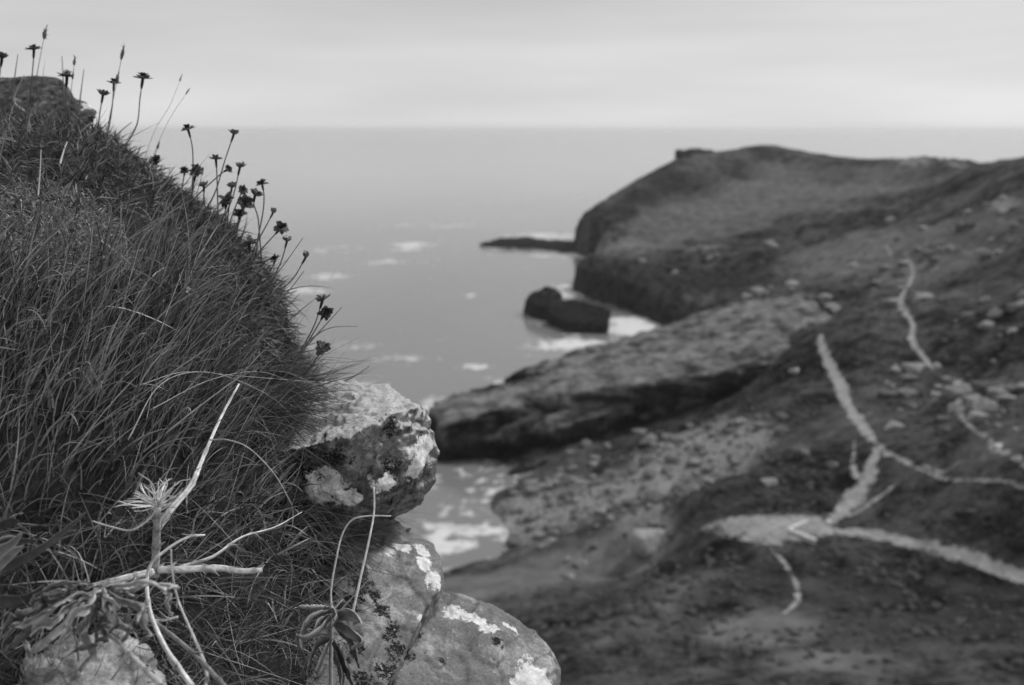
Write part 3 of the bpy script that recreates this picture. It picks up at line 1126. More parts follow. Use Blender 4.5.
SIL = [(-60, 108), (5, 117), (30, 119), (60, 124), (92, 134), (107, 142), (128, 158), (149, 175), (170, 194), (192, 211), (214, 233), (233, 252), (248, 268), (262, 290),
       (270, 308), (275, 331), (277, 350), (280, 372), (288, 400), (304, 440), (314, 480), (324, 540), (340, 600), (352, 660), (364, 720), (380, 860)]
SZ, SXS = [], []
for px, py in SIL:
    d = ray(px, py)
    z = 0.0
    for _ in range(30):
        Y, _b = cyb(z)
        z = 0.5 * z + 0.5 * Y * d[2] / d[1]
    SZ.append(z)
    SXS.append(d[0] / d[1] * cyb(z)[0])
SZ, SXS = np.array(SZ), np.array(SXS)
o_ = np.argsort(SZ)
SZ, SXS = SZ[o_], SXS[o_]


def xs(zr):
    return np.interp(zr, SZ, SXS)


ZTOP = SZ.max()
nzl, nth = 260, 420
# z levels packed where the mound is flat on top
zl = np.concatenate([np.linspace(-1.3, -0.05, 170), np.linspace(-0.05, ZTOP, 91)[1:]])
nzl = len(zl)
th = np.linspace(0, 2 * np.pi, nth, endpoint=False)
A_ = np.maximum(xs(zl) - CX, 0.002)[:, None]
CY_, B__ = cyb(zl)
ct, st_ = np.cos(th)[None], np.sin(th)[None]
ex = 2 / EXN
MX = CX + A_ * np.sign(ct) * np.abs(ct) ** ex
MY = CY_[:, None] + B__[:, None] * np.sign(st_) * np.abs(st_) ** ex
MZ = np.repeat(zl[:, None], nth, 1)
MV = np.stack([MX, MY, MZ + CAM_Z], -1)
Pn = MV - np.array([0, 0, CAM_Z])
dn = 0.016 * fbm(Pn, 0.16, 3, 0.5, 21) + 0.008 * fbm(Pn, 0.05, 3, 0.5, 22)
# outward normals of the slices
NX = (MX - CX) / (A_ + .05)
NY = (MY - CY_[:, None]) / (B__[:, None] + .05)
NZ = np.full_like(NX, 0.45)
Nm = np.stack([NX, NY, NZ], -1)
Nm /= np.linalg.norm(Nm, axis=-1)[..., None]
MV = MV + Nm * (dn - 0.012)[..., None]
top_c = MV[-1].mean(0)
CAP = np.stack([MV[-1] * (1 - t_) + (top_c + np.array([0, 0, .012])) * t_ for t_ in (.25, .5, .75, 1.0)], 0)      # closed top
MVC = np.concatenate([MV, CAP], 0)
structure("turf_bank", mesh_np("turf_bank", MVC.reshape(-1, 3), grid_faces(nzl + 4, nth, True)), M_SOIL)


def mound_hit(px, py):
    """depth at which the line of sight meets the mound"""
    ys = np.linspace(0.35, 2.2, 1500)
    d = ray(px, py)
    X, Zr = d[0] / d[1] * ys, d[2] / d[1] * ys
    c, b = cyb(Zr)
    a = np.maximum(xs(Zr) - CX, 1e-3)
    F = (np.abs(X - CX) / a) ** EXN + (np.abs(ys - c) / b) ** EXN
    ins = (F < 1) & (Zr < ZTOP)
    return ys[np.argmax(ins)] if ins.any() else cyb(Zr[700])[0]


# the cliff under it, and the ground the photographer stands on
ang = np.linspace(0, 2 * np.pi, 260, endpoint=False)
lev = np.concatenate([np.linspace(0, 1, 14), 1 + np.linspace(0.02, 1, 70)])
rows = []
for l in lev:
    base = 1.0 + 0 * ang
    fr = np.clip(np.cos(ang - math.pi / 2), 0, 1)          # towards +Y
    rg = np.clip(np.cos(ang), 0, 1)
    rad = 9 - 7.55 * fr ** 0.4 - 6.2 * rg * (1 - fr)
    if l <= 1:
        r = rad * (0.02 + 0.98 * l)
        z = np.full_like(ang, CAM_Z - 1.12) - 0.05 * l
    else:
        t = l - 1
        r = rad + 0.35 * t + 11 * t ** 1.6
        z = CAM_Z - 1.17 - 32 * t ** 0.9 + 0 * ang
    rows.append(np.stack([-0.6 + r * np.cos(ang), 0.0 + r * np.sin(ang), z], -1))
CV = np.stack(rows, 0)
nn = fbm(CV, 1.2, 5, 0.55, 40) * np.clip(lev - 0.9, 0, 0.3)[:, None]
CV[..., 0] += nn * np.cos(ang)[None] * 1.2
CV[..., 1] += nn * np.sin(ang)[None] * 1.2 - 0.25 * np.clip(lev - 1, 0, .05)[:, None]
clf = structure("cliff_face", mesh_np("cliff_face", CV.reshape(-1, 3), grid_faces(len(lev), 260, True)), M_ROCK)

# ------------------------------------------------------------------ foreground rocks


def pts3(L):
    return [at_y(*p) for p in L]


DISP_FG = [(0.09, 0.009, 4, False), (0.03, 0.006, 4, True), (0.01, 0.0026, 3, False)]
rock("ledge_rock", "lichen crusted rock jutting from the turf, pale on top, highest of the three", "rock",
     [pts3([(335, 384, 1.42), (385, 389, 1.42), (413, 404, 1.39), (272, 452, 1.22), (325, 443, 1.20), (360, 430, 1.21), (388, 414, 1.25), (414, 408, 1.31),
            (427, 420, 1.33), (435, 452, 1.32), (430, 482, 1.31), (414, 502, 1.30), (300, 520, 1.25), (345, 528, 1.25), (388, 517, 1.27),
            (330, 500, 1.55), (420, 490, 1.50), (260, 500, 1.35), (280, 400, 1.55), (300, 382, 1.5)])], 0.0028,
     DISP_FG, M_ROCK, patches=[(322, 494, 17), (318, 500, 14), (332, 482, 9), (347, 500, 8), (358, 497, 8), (385, 483, 9), (423, 455, 12), (427, 440, 10), (418, 468, 8)],
     moss=[(300, 475, 12), (395, 425, 9), (340, 460, 9), (395, 470, 8)], chips=(.07, .0035, .003), strata=((0.25, 0.5, 1), 0.034, 0.0035), seed=31, group="rocks jutting from the cliff edge")
rock("ledge_rock", "grey rock block with a smooth tilted face, squeezed between two other ledge rocks", "rock",
     [pts3([(340, 542, 1.27), (372, 532, 1.33), (400, 532, 1.36), (430, 544, 1.34), (442, 562, 1.30), (440, 588, 1.26), (427, 615, 1.22), (410, 640, 1.18), (392, 668, 1.13),
            (380, 700, 1.08), (300, 720, 1.02), (318, 600, 1.18), (350, 560, 1.22)]) +
      pts3([(340, 540, 1.6), (430, 545, 1.58), (440, 600, 1.55), (400, 720, 1.5), (300, 720, 1.4)]),
      pts3([(330, 500, 1.36), (385, 512, 1.38), (412, 528, 1.40), (405, 545, 1.40), (340, 550, 1.34), (330, 500, 1.6), (410, 530, 1.6)])], 0.0028,
     [(0.1, 0.006, 4, False), (0.03, 0.0022, 4, True), (0.008, 0.0008, 3, False)], M_SLAB, patches=[(428, 560, 9), (436, 575, 8), (405, 545, 9), (385, 545, 9), (425, 548, 8), (428, 618, 5)], moss=[(355, 560, 13), (362, 580, 12), (350, 600, 12), (385, 605, 7), (395, 625, 8), (402, 645, 9), (392, 665, 10), (360, 640, 8), (345, 650, 9), (375, 590, 7), (370, 676, 9)], chips=(.1, .0035, .0035), strata=((0.25, -0.55, 0.8), 0.035, 0.006), seed=33, group="rocks jutting from the cliff edge")
rock("ledge_rock", "broad sloping slab of grey rock with a chalk white lichen spot at its tip", "rock",
     [pts3([(436, 588, 1.36), (470, 597, 1.37), (500, 610, 1.36), (524, 624, 1.35), (548, 647, 1.32), (562, 668, 1.29), (560, 690, 1.26), (545, 720, 1.2),
            (470, 650, 1.26), (440, 632, 1.26), (398, 668, 1.16), (390, 720, 1.08), (500, 740, 1.12), (500, 655, 1.25)]) +
      pts3([(436, 600, 1.6), (500, 620, 1.6), (550, 670, 1.5), (545, 760, 1.45), (390, 760, 1.4)])], 0.0028,
     [(0.1, 0.007, 4, False), (0.035, 0.004, 4, True), (0.009, 0.001, 3, False)], M_SLAB, patches=[(538, 672, 17), (550, 680, 12), (525, 678, 9), (478, 615, 9), (455, 605, 10), (490, 625, 10), (470, 608, 9), (510, 622, 7)], moss=[(410, 650, 6), (445, 655, 4), (412, 630, 6), (500, 640, 5)],
     chips=(.1, .0045, .004), strata=((0.35, -0.45, 0.85), 0.04, 0.007), seed=35, group="rocks jutting from the cliff edge")
rock("stone", "pale flat stone under the withered leaves at the lower left corner", "stone",
     [pts3([(20, 665, 0.810), (60, 640, 0.850), (110, 622, 0.890), (150, 640, 0.870), (160, 672, 0.810), (140, 700, 0.770), (20, 710, 0.750)]) +
      [p - np.array([0, 0, .06]) for p in pts3([(20, 665, 0.810), (110, 622, 0.890), (160, 672, 0.810), (140, 700, 0.770), (20, 710, 0.750)])]], 0.0028,
     [(0.06, 0.016, 4, False), (0.02, 0.004, 4, True)], m_rock("pale_stone", base=(0.16, 0.34), topl=0.2, dark=0.62), chips=(.05, .006, .006), seed=37)
rock("crest_rock", "dark lichen covered rock standing behind the turf crest", "rock",
     [pts3([(-190, 100, 1.98), (-120, 88, 2.02), (-40, 84, 2.0), (10, 80, 1.95), (32, 76, 1.97), (58, 79, 1.97), (70, 90, 1.96), (78, 112, 1.93), (70, 125, 1.9), (-40, 130, 1.9), (20, 125, 1.86)]) +
      pts3([(-150, 104, 2.3), (-40, 90, 2.3), (60, 84, 2.25), (80, 120, 2.2), (-40, 140, 2.2), (-190, 135, 2.0)]),
      pts3([(66, 98, 1.95), (88, 104, 1.95), (97, 112, 1.94), (90, 119, 1.92), (60, 122, 1.9), (80, 130, 1.92), (75, 100, 2.1), (92, 110, 2.08)])], 0.004,
     [(0.08, 0.008, 4, False), (0.025, 0.004, 4, True)], M_CREST, patches=[(91, 100, 5)], seed=39)

# ------------------------------------------------------------------ grass and turf of the bank
Vt = MVC.reshape(-1, 3)
Ft = grid_faces(nzl + 4, nth, True)
Nm = np.concatenate([Nm, np.broadcast_to(np.array([0, 0, 1.0]), (4, nth, 3))], 0)
fc = Vt[Ft].mean(1)
fa = np.linalg.norm(np.cross(Vt[Ft[:, 2]] - Vt[Ft[:, 0]], Vt[Ft[:, 3]] - Vt[Ft[:, 1]]), axis=1) / 2
fn = np.cross(Vt[Ft[:, 2]] - Vt[Ft[:, 0]], Vt[Ft[:, 3]] - Vt[Ft[:, 1]])
fn /= np.linalg.norm(fn, axis=1)[:, None] + 1e-12
flip = np.sum(fn * Nm.reshape(-1, 3)[Ft[:, 0]], 1) < 0
fn[flip] *= -1
fpx, fpy = project(fc)


def sample(weight, n):
    p = fa * weight
    p = p / p.sum()
    idx = rng.choice(len(p), n, p=p)
    r1, r2 = rng.random((n, 1)), rng.random((n, 1))
    q = Vt[Ft[idx]]
    P = (q[:, 0] * (1 - r1) + q[:, 1] * r1) * (1 - r2) + (q[:, 3] * (1 - r1) + q[:, 2] * r1) * r2
    return P, fn[idx], fpx[idx], fpy[idx]


def blades(P, D, L, Wd, droop, side, shade, segs=5, gravity=(0, 0, -1), tipw=0.12, curl=0.0):
    """curved tapering blades, all at once"""
    n = len(P)
    D = D / (np.linalg.norm(D, axis=1)[:, None] + 1e-12)
    t = np.linspace(0, 1, segs + 1)
    G = np.asarray(gravity, float)
    rv = rng.normal(0, 1, (n, 3))
    c = P[:, None, :] + D[:, None, :] * (L[:, None] * t[None])[..., None] + (G[None, None] * (droop * L)[:, None, None] + side[:, None, :] * L[:, None, None]) * (t ** 2)[None, :, None]
    if curl:
        c = c + (rv / np.linalg.norm(rv, axis=1)[:, None])[:, None, :] * (curl * L[:, None] * np.sin(t * 5.0)[None])[..., None]
    T = np.gradient(c, axis=1)
    Wv = np.cross(T, rng.normal(0, 1, (n, 1, 3)) + np.array([0.2, -1.0, 0.4]))
    Wv /= np.linalg.norm(Wv, axis=2)[..., None] + 1e-12
    wt = (1 - t) ** 0.6 * (1 - tipw) + tipw
    wt[-1] = tipw * 0.4
    off = Wv * (Wd[:, None] * wt[None])[..., None] * 0.5
    V = np.stack([c - off, c + off], 2).reshape(-1, 3)
    k = (segs + 1) * 2
    f = np.array([[2 * i, 2 * i + 1, 2 * i + 3, 2 * i + 2] for i in range(segs)])
    F = (np.arange(n)[:, None, None] * k + f[None]).reshape(-1, 4)
    return V, F, np.repeat(shade, k)


def join(parts):
    Vs, Fs, Ss, o = [], [], [], 0
    for V, F, S in parts:
        Vs.append(V)
        Fs.append(F + o)
        Ss.append(S)
        o += len(V)
    return np.vstack(Vs), np.vstack(Fs), np.concatenate(Ss)


# where each cover grows on the bank (places of the bank, found once from its shape)
cover_n = fbm(fc - np.array([0, 0, CAM_Z]), 0.1, 3, 0.5, 50)
sil_x = np.interp(fpy, [s[1] for s in SIL], [s[0] for s in SIL])
near_edge = smooth01((fpx - (sil_x - 75)) / 50)
turf_w = smooth01((245 - fpy + 40 * cover_n - 0.12 * (fpx - 100)) / 40)
turf_w = np.maximum(turf_w, near_edge * smooth01((400 - fpy) / 50))
moss_w = smooth01((np.exp(-(((fpx - 45) / 60) ** 2 + ((fpy - 225) / 45) ** 2)) + np.exp(-(((fpx - 90) / 50) ** 2 + ((fpy - 255) / 30) ** 2)) + .3 * cover_n - .35) / .25)
long_w = (1 - 0.985 * turf_w) * smooth01((fpy - 222) / 75 + .02) * (1 - 0.7 * moss_w) * smooth01((800 - fpy) / 100)
long_w = long_w * (.35 + .65 * smooth01(.5 + 1.6 * fbm(fc - np.array([0, 0, CAM_Z]), 0.045, 3, .5, 51)))
front = smooth01((fn @ np.array([0.2, -1, 0.3])) / 0.3 + 0.6) * 0.97 + 0.03

parts = []
# long grass, combed to the upper right
n = 15000
P, Nn_, qx, qy = sample(long_w * front * (0.25 + 0.75 * smooth01((560 - fpy) / 100)), n)
low = smooth01((qy - 470) / 120)[:, None]
D = np.array([0.34, -0.12, 0.85]) * (1 - 0.6 * low) + Nn_ * 0.28 + rng.normal(0, 0.2, (n, 3)) * (1 + 1.6 * low)
L = rng.gamma(6, 0.0145, n).clip(0.03, 0.17) * (1 - 0.35 * low[:, 0]) * (.3 + .7 * smooth01((np.interp(qy, [q[1] for q in SIL], [q[0] for q in SIL]) - qx) / 120))
sh = (0.06 + 0.52 * rng.random(n) ** 1.7 + (rng.random(n) < 0.13) * rng.uniform(.15, .55, n)).clip(0, 1)
sd_ = rng.normal(0, .15, (n, 3)) + np.array([0.07, 0, 0])
parts.append(blades(P, D, L, rng.uniform(.0011, .0022, n), rng.gamma(2, 0.12, n), sd_, sh, 6))
# a few broad dead blades in tufts
n = 1100
P, Nn_, qx, qy = sample(long_w * front * smooth01(fbm(fc - np.array([0, 0, CAM_Z]), 0.06, 2, .5, 77) * 3), n)
D = np.array([0.25, -0.15, 0.7]) + Nn_ * .3 + rng.normal(0, .35, (n, 3))
parts.append(blades(P, D, rng.gamma(6, .011, n).clip(.03, .12), rng.uniform(.0022, .0036, n), rng.gamma(2, .2, n), rng.normal(0, .2, (n, 3)), (.25 + .55 * rng.random(n)).clip(0, 1), 6))
# a shorter under-storey of fine leaves everywhere on the grassy part
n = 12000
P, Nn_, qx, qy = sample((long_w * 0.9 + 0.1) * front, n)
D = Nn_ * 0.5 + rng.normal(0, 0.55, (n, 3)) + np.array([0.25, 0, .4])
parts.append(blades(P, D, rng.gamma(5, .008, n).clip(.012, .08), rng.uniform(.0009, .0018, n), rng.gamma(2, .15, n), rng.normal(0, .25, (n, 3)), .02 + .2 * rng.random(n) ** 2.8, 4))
# fine tangled grass low down and over the rocks
n = 9000
P, Nn_, qx, qy = sample(smooth01((fpy - 470) / 70) * smooth01((780 - fpy) / 60) * front, n)
D = Nn_ * 0.45 + rng.normal(0, 0.6, (n, 3)) + np.array([0.1, -0.1, .35])
parts.append(blades(P, D, rng.gamma(5, .012, n).clip(.02, .12), rng.uniform(.0006, .0013, n), rng.gamma(2, .2, n), rng.normal(0, .35, (n, 3)), .1 + .6 * rng.random(n) ** 2.3, 6))
# fringe of grass hanging over the top rock
n = 5200
P, Nn_, qx, qy = sample(np.exp(-(((fpx - 270) / 18) ** 2 + ((fpy - 408) / 26) ** 2)) + .35 * np.exp(-(((fpx - 312) / 16) ** 2 + ((fpy - 500) / 60) ** 2)), n)
D = np.array([0.85, -0.36, 0.26]) + rng.normal(0, .3, (n, 3))
parts.append(blades(P, D, rng.gamma(6, .0155, n).clip(.03, .13), rng.uniform(.0007, .0014, n), rng.gamma(2, .2, n), rng.normal(0, .2, (n, 3)), .05 + .35 * rng.random(n) ** 2, 5))
V, F, S = join(parts)
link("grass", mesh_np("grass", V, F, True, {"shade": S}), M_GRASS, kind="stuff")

parts = []
n = 34000
P, Nn_, qx, qy = sample(turf_w * (1 - .8 * moss_w) * (front + .1), n)
D = Nn_ * rng.uniform(.1, .8, (n, 1)) + rng.normal(0, .55, (n, 3))
D[:, 2] += .12
cl = fbm(P - np.array([0, 0, CAM_Z]), 0.05, 3, .5, 60)
parts.append(blades(P, D, rng.gamma(7, .0033, n).clip(.008, .05), rng.uniform(.0013, .0025, n), rng.gamma(2, .1, n), rng.normal(0, .2, (n, 3)), (.12 + .38 * rng.random(n) ** 1.6 + .15 * cl + (rng.random(n) < .03) * .3).clip(0.02, 1), 4))
V, F, S = join(parts)
link("turf_foliage", mesh_np("turf_foliage", V, F, True, {"shade": S}), M_TURF, kind="stuff")

parts = []
n = 9000
P, Nn_, qx, qy = sample(moss_w * front, n)
D = Nn_ * .5 + rng.normal(0, .6, (n, 3))
parts.append(blades(P, D, rng.gamma(6, .0017, n).clip(.005, .022), rng.uniform(.0014, .0026, n), rng.gamma(2, .2, n), rng.normal(0, .4, (n, 3)), (.22 + .5 * rng.random(n) ** 1.5).clip(0, 1), 4, curl=.12))
V, F, S = join(parts)
link("dry_moss", mesh_np("dry_moss", V, F, True, {"shade": S}), m_shade("pale_dry_moss", .05, .55, .8, .1), kind="stuff")


# ------------------------------------------------------------------ sea thrift seed heads
def sil_depth(py):
    return float(np.interp(py, [40, 110, 200, 300, 380], [1.78, 1.70, 1.57, 1.44, 1.37]))


def frame_of(axis):
    a = np.asarray(axis, float)
    a = a / np.linalg.norm(a)
    r = np.array([1.0, 0, 0]) if abs(a[0]) < .8 else np.array([0, 1.0, 0])
    u = np.cross(a, r)
    u /= np.linalg.norm(u)
    return a, u, np.cross(a, u)


def thrift(stem_px, label, tilt=(0, 0, 1), kind="open", size=15, pale=0.15, Y=None):
    """stem_px: base ... head in places of the photo; size = width of the head there"""
    Y = Y or sil_depth(stem_px[0][1])
    S = spline([at_y(px, py, Y - 0.012 * i) for i, (px, py) in enumerate(stem_px)], 22)
    base = S[0] - (S[1] - S[0]) / np.linalg.norm(S[1] - S[0]) * 0.025 + np.array([0, 0.0, -.01])
    S = np.vstack([base, S])
    root = thing("thrift_flower", label, "flower", tuple(base), "thrift seed heads along the turf edge")
    org = np.array(root.location)
    st = Build()
    st.tube(S, np.linspace(.0011, .0008, len(S)), 6, .13, .08)
    link("stem", st.mesh("stem", org), M_DRY, root)
    head = S[-1]
    tang = S[-1] - S[-3]
    tang /= np.linalg.norm(tang)
    ax = np.asarray(tilt, float) if tilt is not None else tang
    a, u, v = frame_of(ax)
    R = size * random.Random(label + 'r').uniform(.5, .64) / FPX * Y
    rr_ = random.Random(label)
    # brown papery sheath below the head
    sh = Build()
    q = np.array([S[-1] + a * R * .1, S[-1] - tang * R * .35, S[-1] - tang * R * 1.0, S[-1] - tang * R * 1.35])
    sh.tube(spline(q, 8), np.array([.9, 1, 1.0, .95, .9, .8, .6, .3]) * R * .17, 7, .07)
    link("sheath", sh.mesh("sheath", org), M_FLOWER, root)
    hd = Build()
    # bracts: outer whorl, open or cupped
    lo, hi = {"open": (.05, .5), "cup": (.55, 1.0), "star": (-.25, .7), "bud": (1.0, 1.35)}[kind]
    nb = {"open": 12, "cup": 12, "star": 11, "bud": 9}[kind]
    for i in range(nb):
        ph = 6.283 * (i + rr_.uniform(-.25, .25)) / nb
        el = rr_.uniform(lo, hi)
        rad = np.cos(ph) * u + np.sin(ph) * v
        Lb = R * rr_.uniform(.75, 1.08)
        p0 = head - a * R * .08
        p1 = p0 + (rad * math.cos(el * .6) + a * math.sin(el * .6)) * Lb * .55
        p2 = p1 + (rad * math.cos(el * 1.2) + a * math.sin(el * 1.2)) * Lb * .5
        m = spline([p0, p1, p2], 6)
        hd.leaf(m, np.array([.12, .2, .26, .27, .2, .06]) * R * 1.15, np.cross(a, rad), cup=.35, shade=rr_.uniform(.14, .45), thick=.00025)
    link("bracts", hd.mesh("bracts", org), M_FLOWER, root)
    # dry florets: small papery funnels in the middle
    fl = Build()
    nf = 13
    for i in range(nf):
        ph = rr_.uniform(0, 6.283)
        rd = math.sqrt(rr_.random()) * (.75 if kind != "bud" else .35)
        rad = np.cos(ph) * u + np.sin(ph) * v
        d = a * 1.0 + rad * rd * (1.1 if kind == "star" else .8)
        d /= np.linalg.norm(d)
        p0 = head + rad * rd * R * .2
        Lf = R * rr_.uniform(.35, .72) * (1.25 if kind in ("star", "bud") else 1)
        m = spline([p0, p0 + d * Lf * .6, p0 + d * Lf + rad * Lf * .25], 5)
        fl.leaf(m, np.array([.05, .1, .16, .16, .04]) * R * 1.2, np.cross(d, rad + .1 * a), cup=.5, shade=(pale * rr_.uniform(.6, 1.5)) if rr_.random() < .8 else .12, thick=.00025)
    link("florets", fl.mesh("florets", org), M_FLOWER, root)
    return root


T = [
    ([(-2, 95), (0, 72), (2, 58)], "black seed head cut by the left edge of the photo", (.1, 0, 1), "cup", 16, .05),
    ([(31, 84), (33, 66), (34, 49)], "dark flat seed head highest of all, above the crest rock", (-.15, 0, 1), "open", 14, .06),
    ([(66, 114), (66, 95), (67, 76)], "dark seed head with a white tuft, in front of the crest rock", (.05, -.1, 1), "open", 14, .6),
    ([(98, 128), (100, 112), (103, 95)], "ragged dark seed head just left of the crest's pair of tall flat ones", (.2, 0, 1), "cup", 13, .1),
    ([(92, 126), (93, 122), (92, 119)], "stunted seed head low on the turf at the end of the crest rock", (.1, -.2, 1), "cup", 11, .35),
    ([(108, 134), (112, 108), (114, 83)], "flat dark seed head straight below the notched grass spike", (.05, 0, 1), "open", 13, .06),
    ([(126, 146), (137, 124), (140, 98), (143, 78)], "wide flat seed head on a tall curved stem, rightmost on the crest", (.05, 0, 1), "open", 14, .05),
    ([(150, 168), (153, 165), (155, 161)], "stubby dark seed head resting on the turf slope below the tall curved one", (.3, -.3, 1), "star", 12, .1),
    ([(192, 200), (193, 165), (192, 145), (188, 129)], "bowl shaped dark seed head on the tall straight stem, topmost of its bunch", (-.25, -.1, 1), "open", 14, .08),
    ([(181, 198), (183, 182), (185, 171)], "small dark seed head left of the tall straight stem", (-.1, -.3, 1), "star", 11, .08),
    ([(189, 204), (193, 188), (196, 172)], "shaggy dark seed head touching the tall straight stem", (.1, -.4, 1), "star", 15, .14),
    ([(205, 206), (204, 196), (204, 186)], "pale topped seed head held low between the shaggy one and the tilted one", (-.3, -.2, 1), "cup", 12, .4),
    ([(218, 210), (217, 178), (216, 159)], "winged dark seed head on an upright stem, right of the bowl shaped one", (0, 0, 1), "open", 13, .07),
    ([(193, 200), (205, 188), (222, 173), (227, 170)], "dark seed head tipped over at the end of a slanting stem", (.75, -.2, .55), "cup", 13, .1),
    ([(206, 210), (216, 190), (225, 160), (234, 134)], "small dark seed head on the long stem leaning right, highest of the bunch", (.15, 0, 1), "cup", 11, .06),
    ([(226, 214), (234, 193), (240, 167)], "white topped cup seed head right of the tipped one", (.1, -.1, 1), "cup", 13, .5),
    ([(228, 216), (230, 200), (232, 187)], "little seed head with white florets beneath the white topped cup", (.1, -.4, .9), "cup", 10, .45),
    ([(222, 220), (225, 212), (227, 200)], "big shaggy pale seed head at the middle of the bunch", (-.15, -.5, .9), "star", 15, .35),
    ([(230, 222), (237, 203), (243, 190)], "grey seed head facing us just right of the little white floret one", (.3, -.6, .6), "star", 11, .15),
    ([(238, 226), (242, 214), (245, 203)], "dark drooping seed head right of the big shaggy pale one", (.3, -.5, .3), "star", 14, .12),
    ([(234, 232), (238, 222), (240, 214)], "dark seed head against the turf, lowest of the bunch", (.1, -.6, .5), "star", 13, .1),
    ([(260, 240), (258, 218), (254, 204), (255, 195)], "pale seed head with white florets on a bowed stem", (.5, -.1, .8), "cup", 13, .5),
    ([(258, 238), (263, 212), (264, 195), (262, 184)], "ragged seed head above the bowed stem, highest at the bunch's right end", (-.15, -.2, .9), "star", 11, .12),
    ([(256, 244), (266, 226), (273, 213)], "plump bud shaped seed head on a stem slanting right", (.3, -.1, .9), "bud", 11, .3),
    ([(254, 258), (268, 242), (281, 228)], "dark four pointed seed head below the plump bud", (.4, -.5, .6), "star", 15, .09),
    ([(270, 284), (281, 262), (287, 241)], "shallow cup seed head with white rim below the four pointed one", (.15, -.1, 1), "cup", 12, .55),
    ([(262, 290), (270, 272), (276, 259)], "tiny dark seed head close to the turf edge under the white rimmed cup", (-.5, -.2, .5), "star", 11, .06),
    ([(232, 330), (262, 302), (290, 282), (306, 257)], "round pale seed head alone on a long arched stem over the sea", (.1, -.35, 1), "bud", 13, .5),
    ([(300, 352), (314, 326), (323, 299)], "white saucer shaped seed head, upper of the stacked pair over the sea", (-.25, -.15, 1), "open", 15, .75),
    ([(298, 358), (314, 332), (326, 311)], "grey drooping seed head, lower of the stacked pair over the sea", (.25, -.5, -.3), "star", 15, .2),
    ([(304, 376), (314, 362), (323, 348)], "spiky pale seed head nearest the top rock, lowest over the sea", (-.1, -.7, .45), "star", 14, .4),
    ([(252, 262), (250, 252), (249, 243)], "washed out pale seed head at the turf edge beneath the bunch", (-.1, -.4, .8), "star", 14, .45),
]
for args in T:
    thrift(*args)
Yf = mound_hit(190, 300) - 0.05
thrift([(178, 312), (185, 302), (190, 294)], "pale withered seed head buried in the long grass", (.2, -.5, .6), "star", 15, .5, Yf)


# ------------------------------------------------------------------ grass spikes and single stalks
def spike(px_pts, label, heads=((1.0, 16, 3.2),), Y=None, shade=.12, r=.0006, name="grass_spike"):
    Y = Y or sil_depth(px_pts[0][1])
    S = spline([at_y(px, py, Y) for px, py in px_pts], 30)
    base = S[0] - np.array([0, 0, .03])
    S = np.vstack([base, S])
    root = thing(name, label, "grass", tuple(base), "grass spikes standing on the turf crest")
    b = Build()
    b.tube(S, np.linspace(r * 1.2, r * .6, len(S)), 5, shade)
    link("stem", b.mesh("stem", base), M_DRY, root)
    for pos, ln, wd in heads:
        k = int(pos * (len(S) - 1))
        d = S[min(k, len(S) - 1)] - S[max(k - 2, 0)]
        d /= np.linalg.norm(d)
        L = ln / FPX * Y
        R = wd / FPX * Y * .5
        h = Build()
        e = S[k]
        pts = np.array([e - d * L * (1 - t) for t in np.linspace(0, 1, 9)])
        h.tube(pts, R * np.array([.2, .7, .95, 1, .95, .85, .65, .4, .1]), 6, shade * .8, .25)
        for i in range(16):
            t = rng.random()
            p0 = e - d * L * (1 - t)
            dd = d + rng.normal(0, .45, 3)
            dd /= np.linalg.norm(dd)
            h.tube(spline([p0, p0 + dd * R * 2.2], 3), [R * .22, R * .14, R * .03], 4, shade)
        link("seed_head", h.mesh("seed_head", base), M_DRY, root)
    return root


spike([(36, 80), (40, 58), (46, 28)], "grass stalk with a dark spike, behind the highest flat seed head", ((1.0, 11, 4),))
spike([(69, 112), (71, 92), (75, 57)], "grass stalk with a slim spike rising past the white tufted seed head", ((1.0, 8, 2.6), (.8, 7, 2)))
spike([(106, 136), (115, 90), (124, 46)], "grass stalk with a notched double spike, tallest on the crest", ((1.0, 14, 3.2), (.72, 9, 3.6)))
spike([(142, 166), (155, 130), (170, 105), (182, 75)], "faint thin grass stalk over the sky, left of two leaning together", ((1.0, 7, 1.6),), shade=.45, r=.0004)
spike([(148, 168), (168, 122), (190, 88)], "faint thin grass stalk over the sky, right of two leaning together", ((1.0, 8, 1.6),), shade=.45, r=.0004)
spike([(148, 168), (156, 152), (159, 143)], "short dark grass spike rising from the turf slope beside the stubby seed head", ((1.0, 6, 2.4),))
spike([(194, 204), (199, 186), (203, 170)], "short dark grass spike leaning past the shaggy seed head", ((1.0, 5, 2),))


def stalk(pix, label, w0, w1, shade=.4, name="grass_stalk", group="single dry grass stalks", Y=None, off=.03, cat="grass stalk", n=40, flat=False):
    """a single long stalk or blade; pix may hold (px, py) or (px, py, Y)"""
    P = []
    for p in pix:
        if len(p) == 3:
            P.append(at_y(*p))
        else:
            P.append(at_y(p[0], p[1], (Y or (mound_hit(p[0], p[1]) - off))))
    S = spline(P, n)
    o = thing(name, label, cat, tuple(P[0]), group)
    b = Build()
    sc = np.linalg.norm(S - np.array([0, 0, CAM_Z]), axis=1).mean() / FPX
    if flat:
        b.leaf(S, np.linspace(w0, w1, n) * sc * .5, (0.8, -.1, -.5), cup=.4, shade=shade, thick=.0002)
    else:
        b.tube(S, np.linspace(w0, w1, n) * sc * .5, 6, shade, .05)
    link("blade", b.mesh("blade", P[0]), M_DRY, o)
    return o


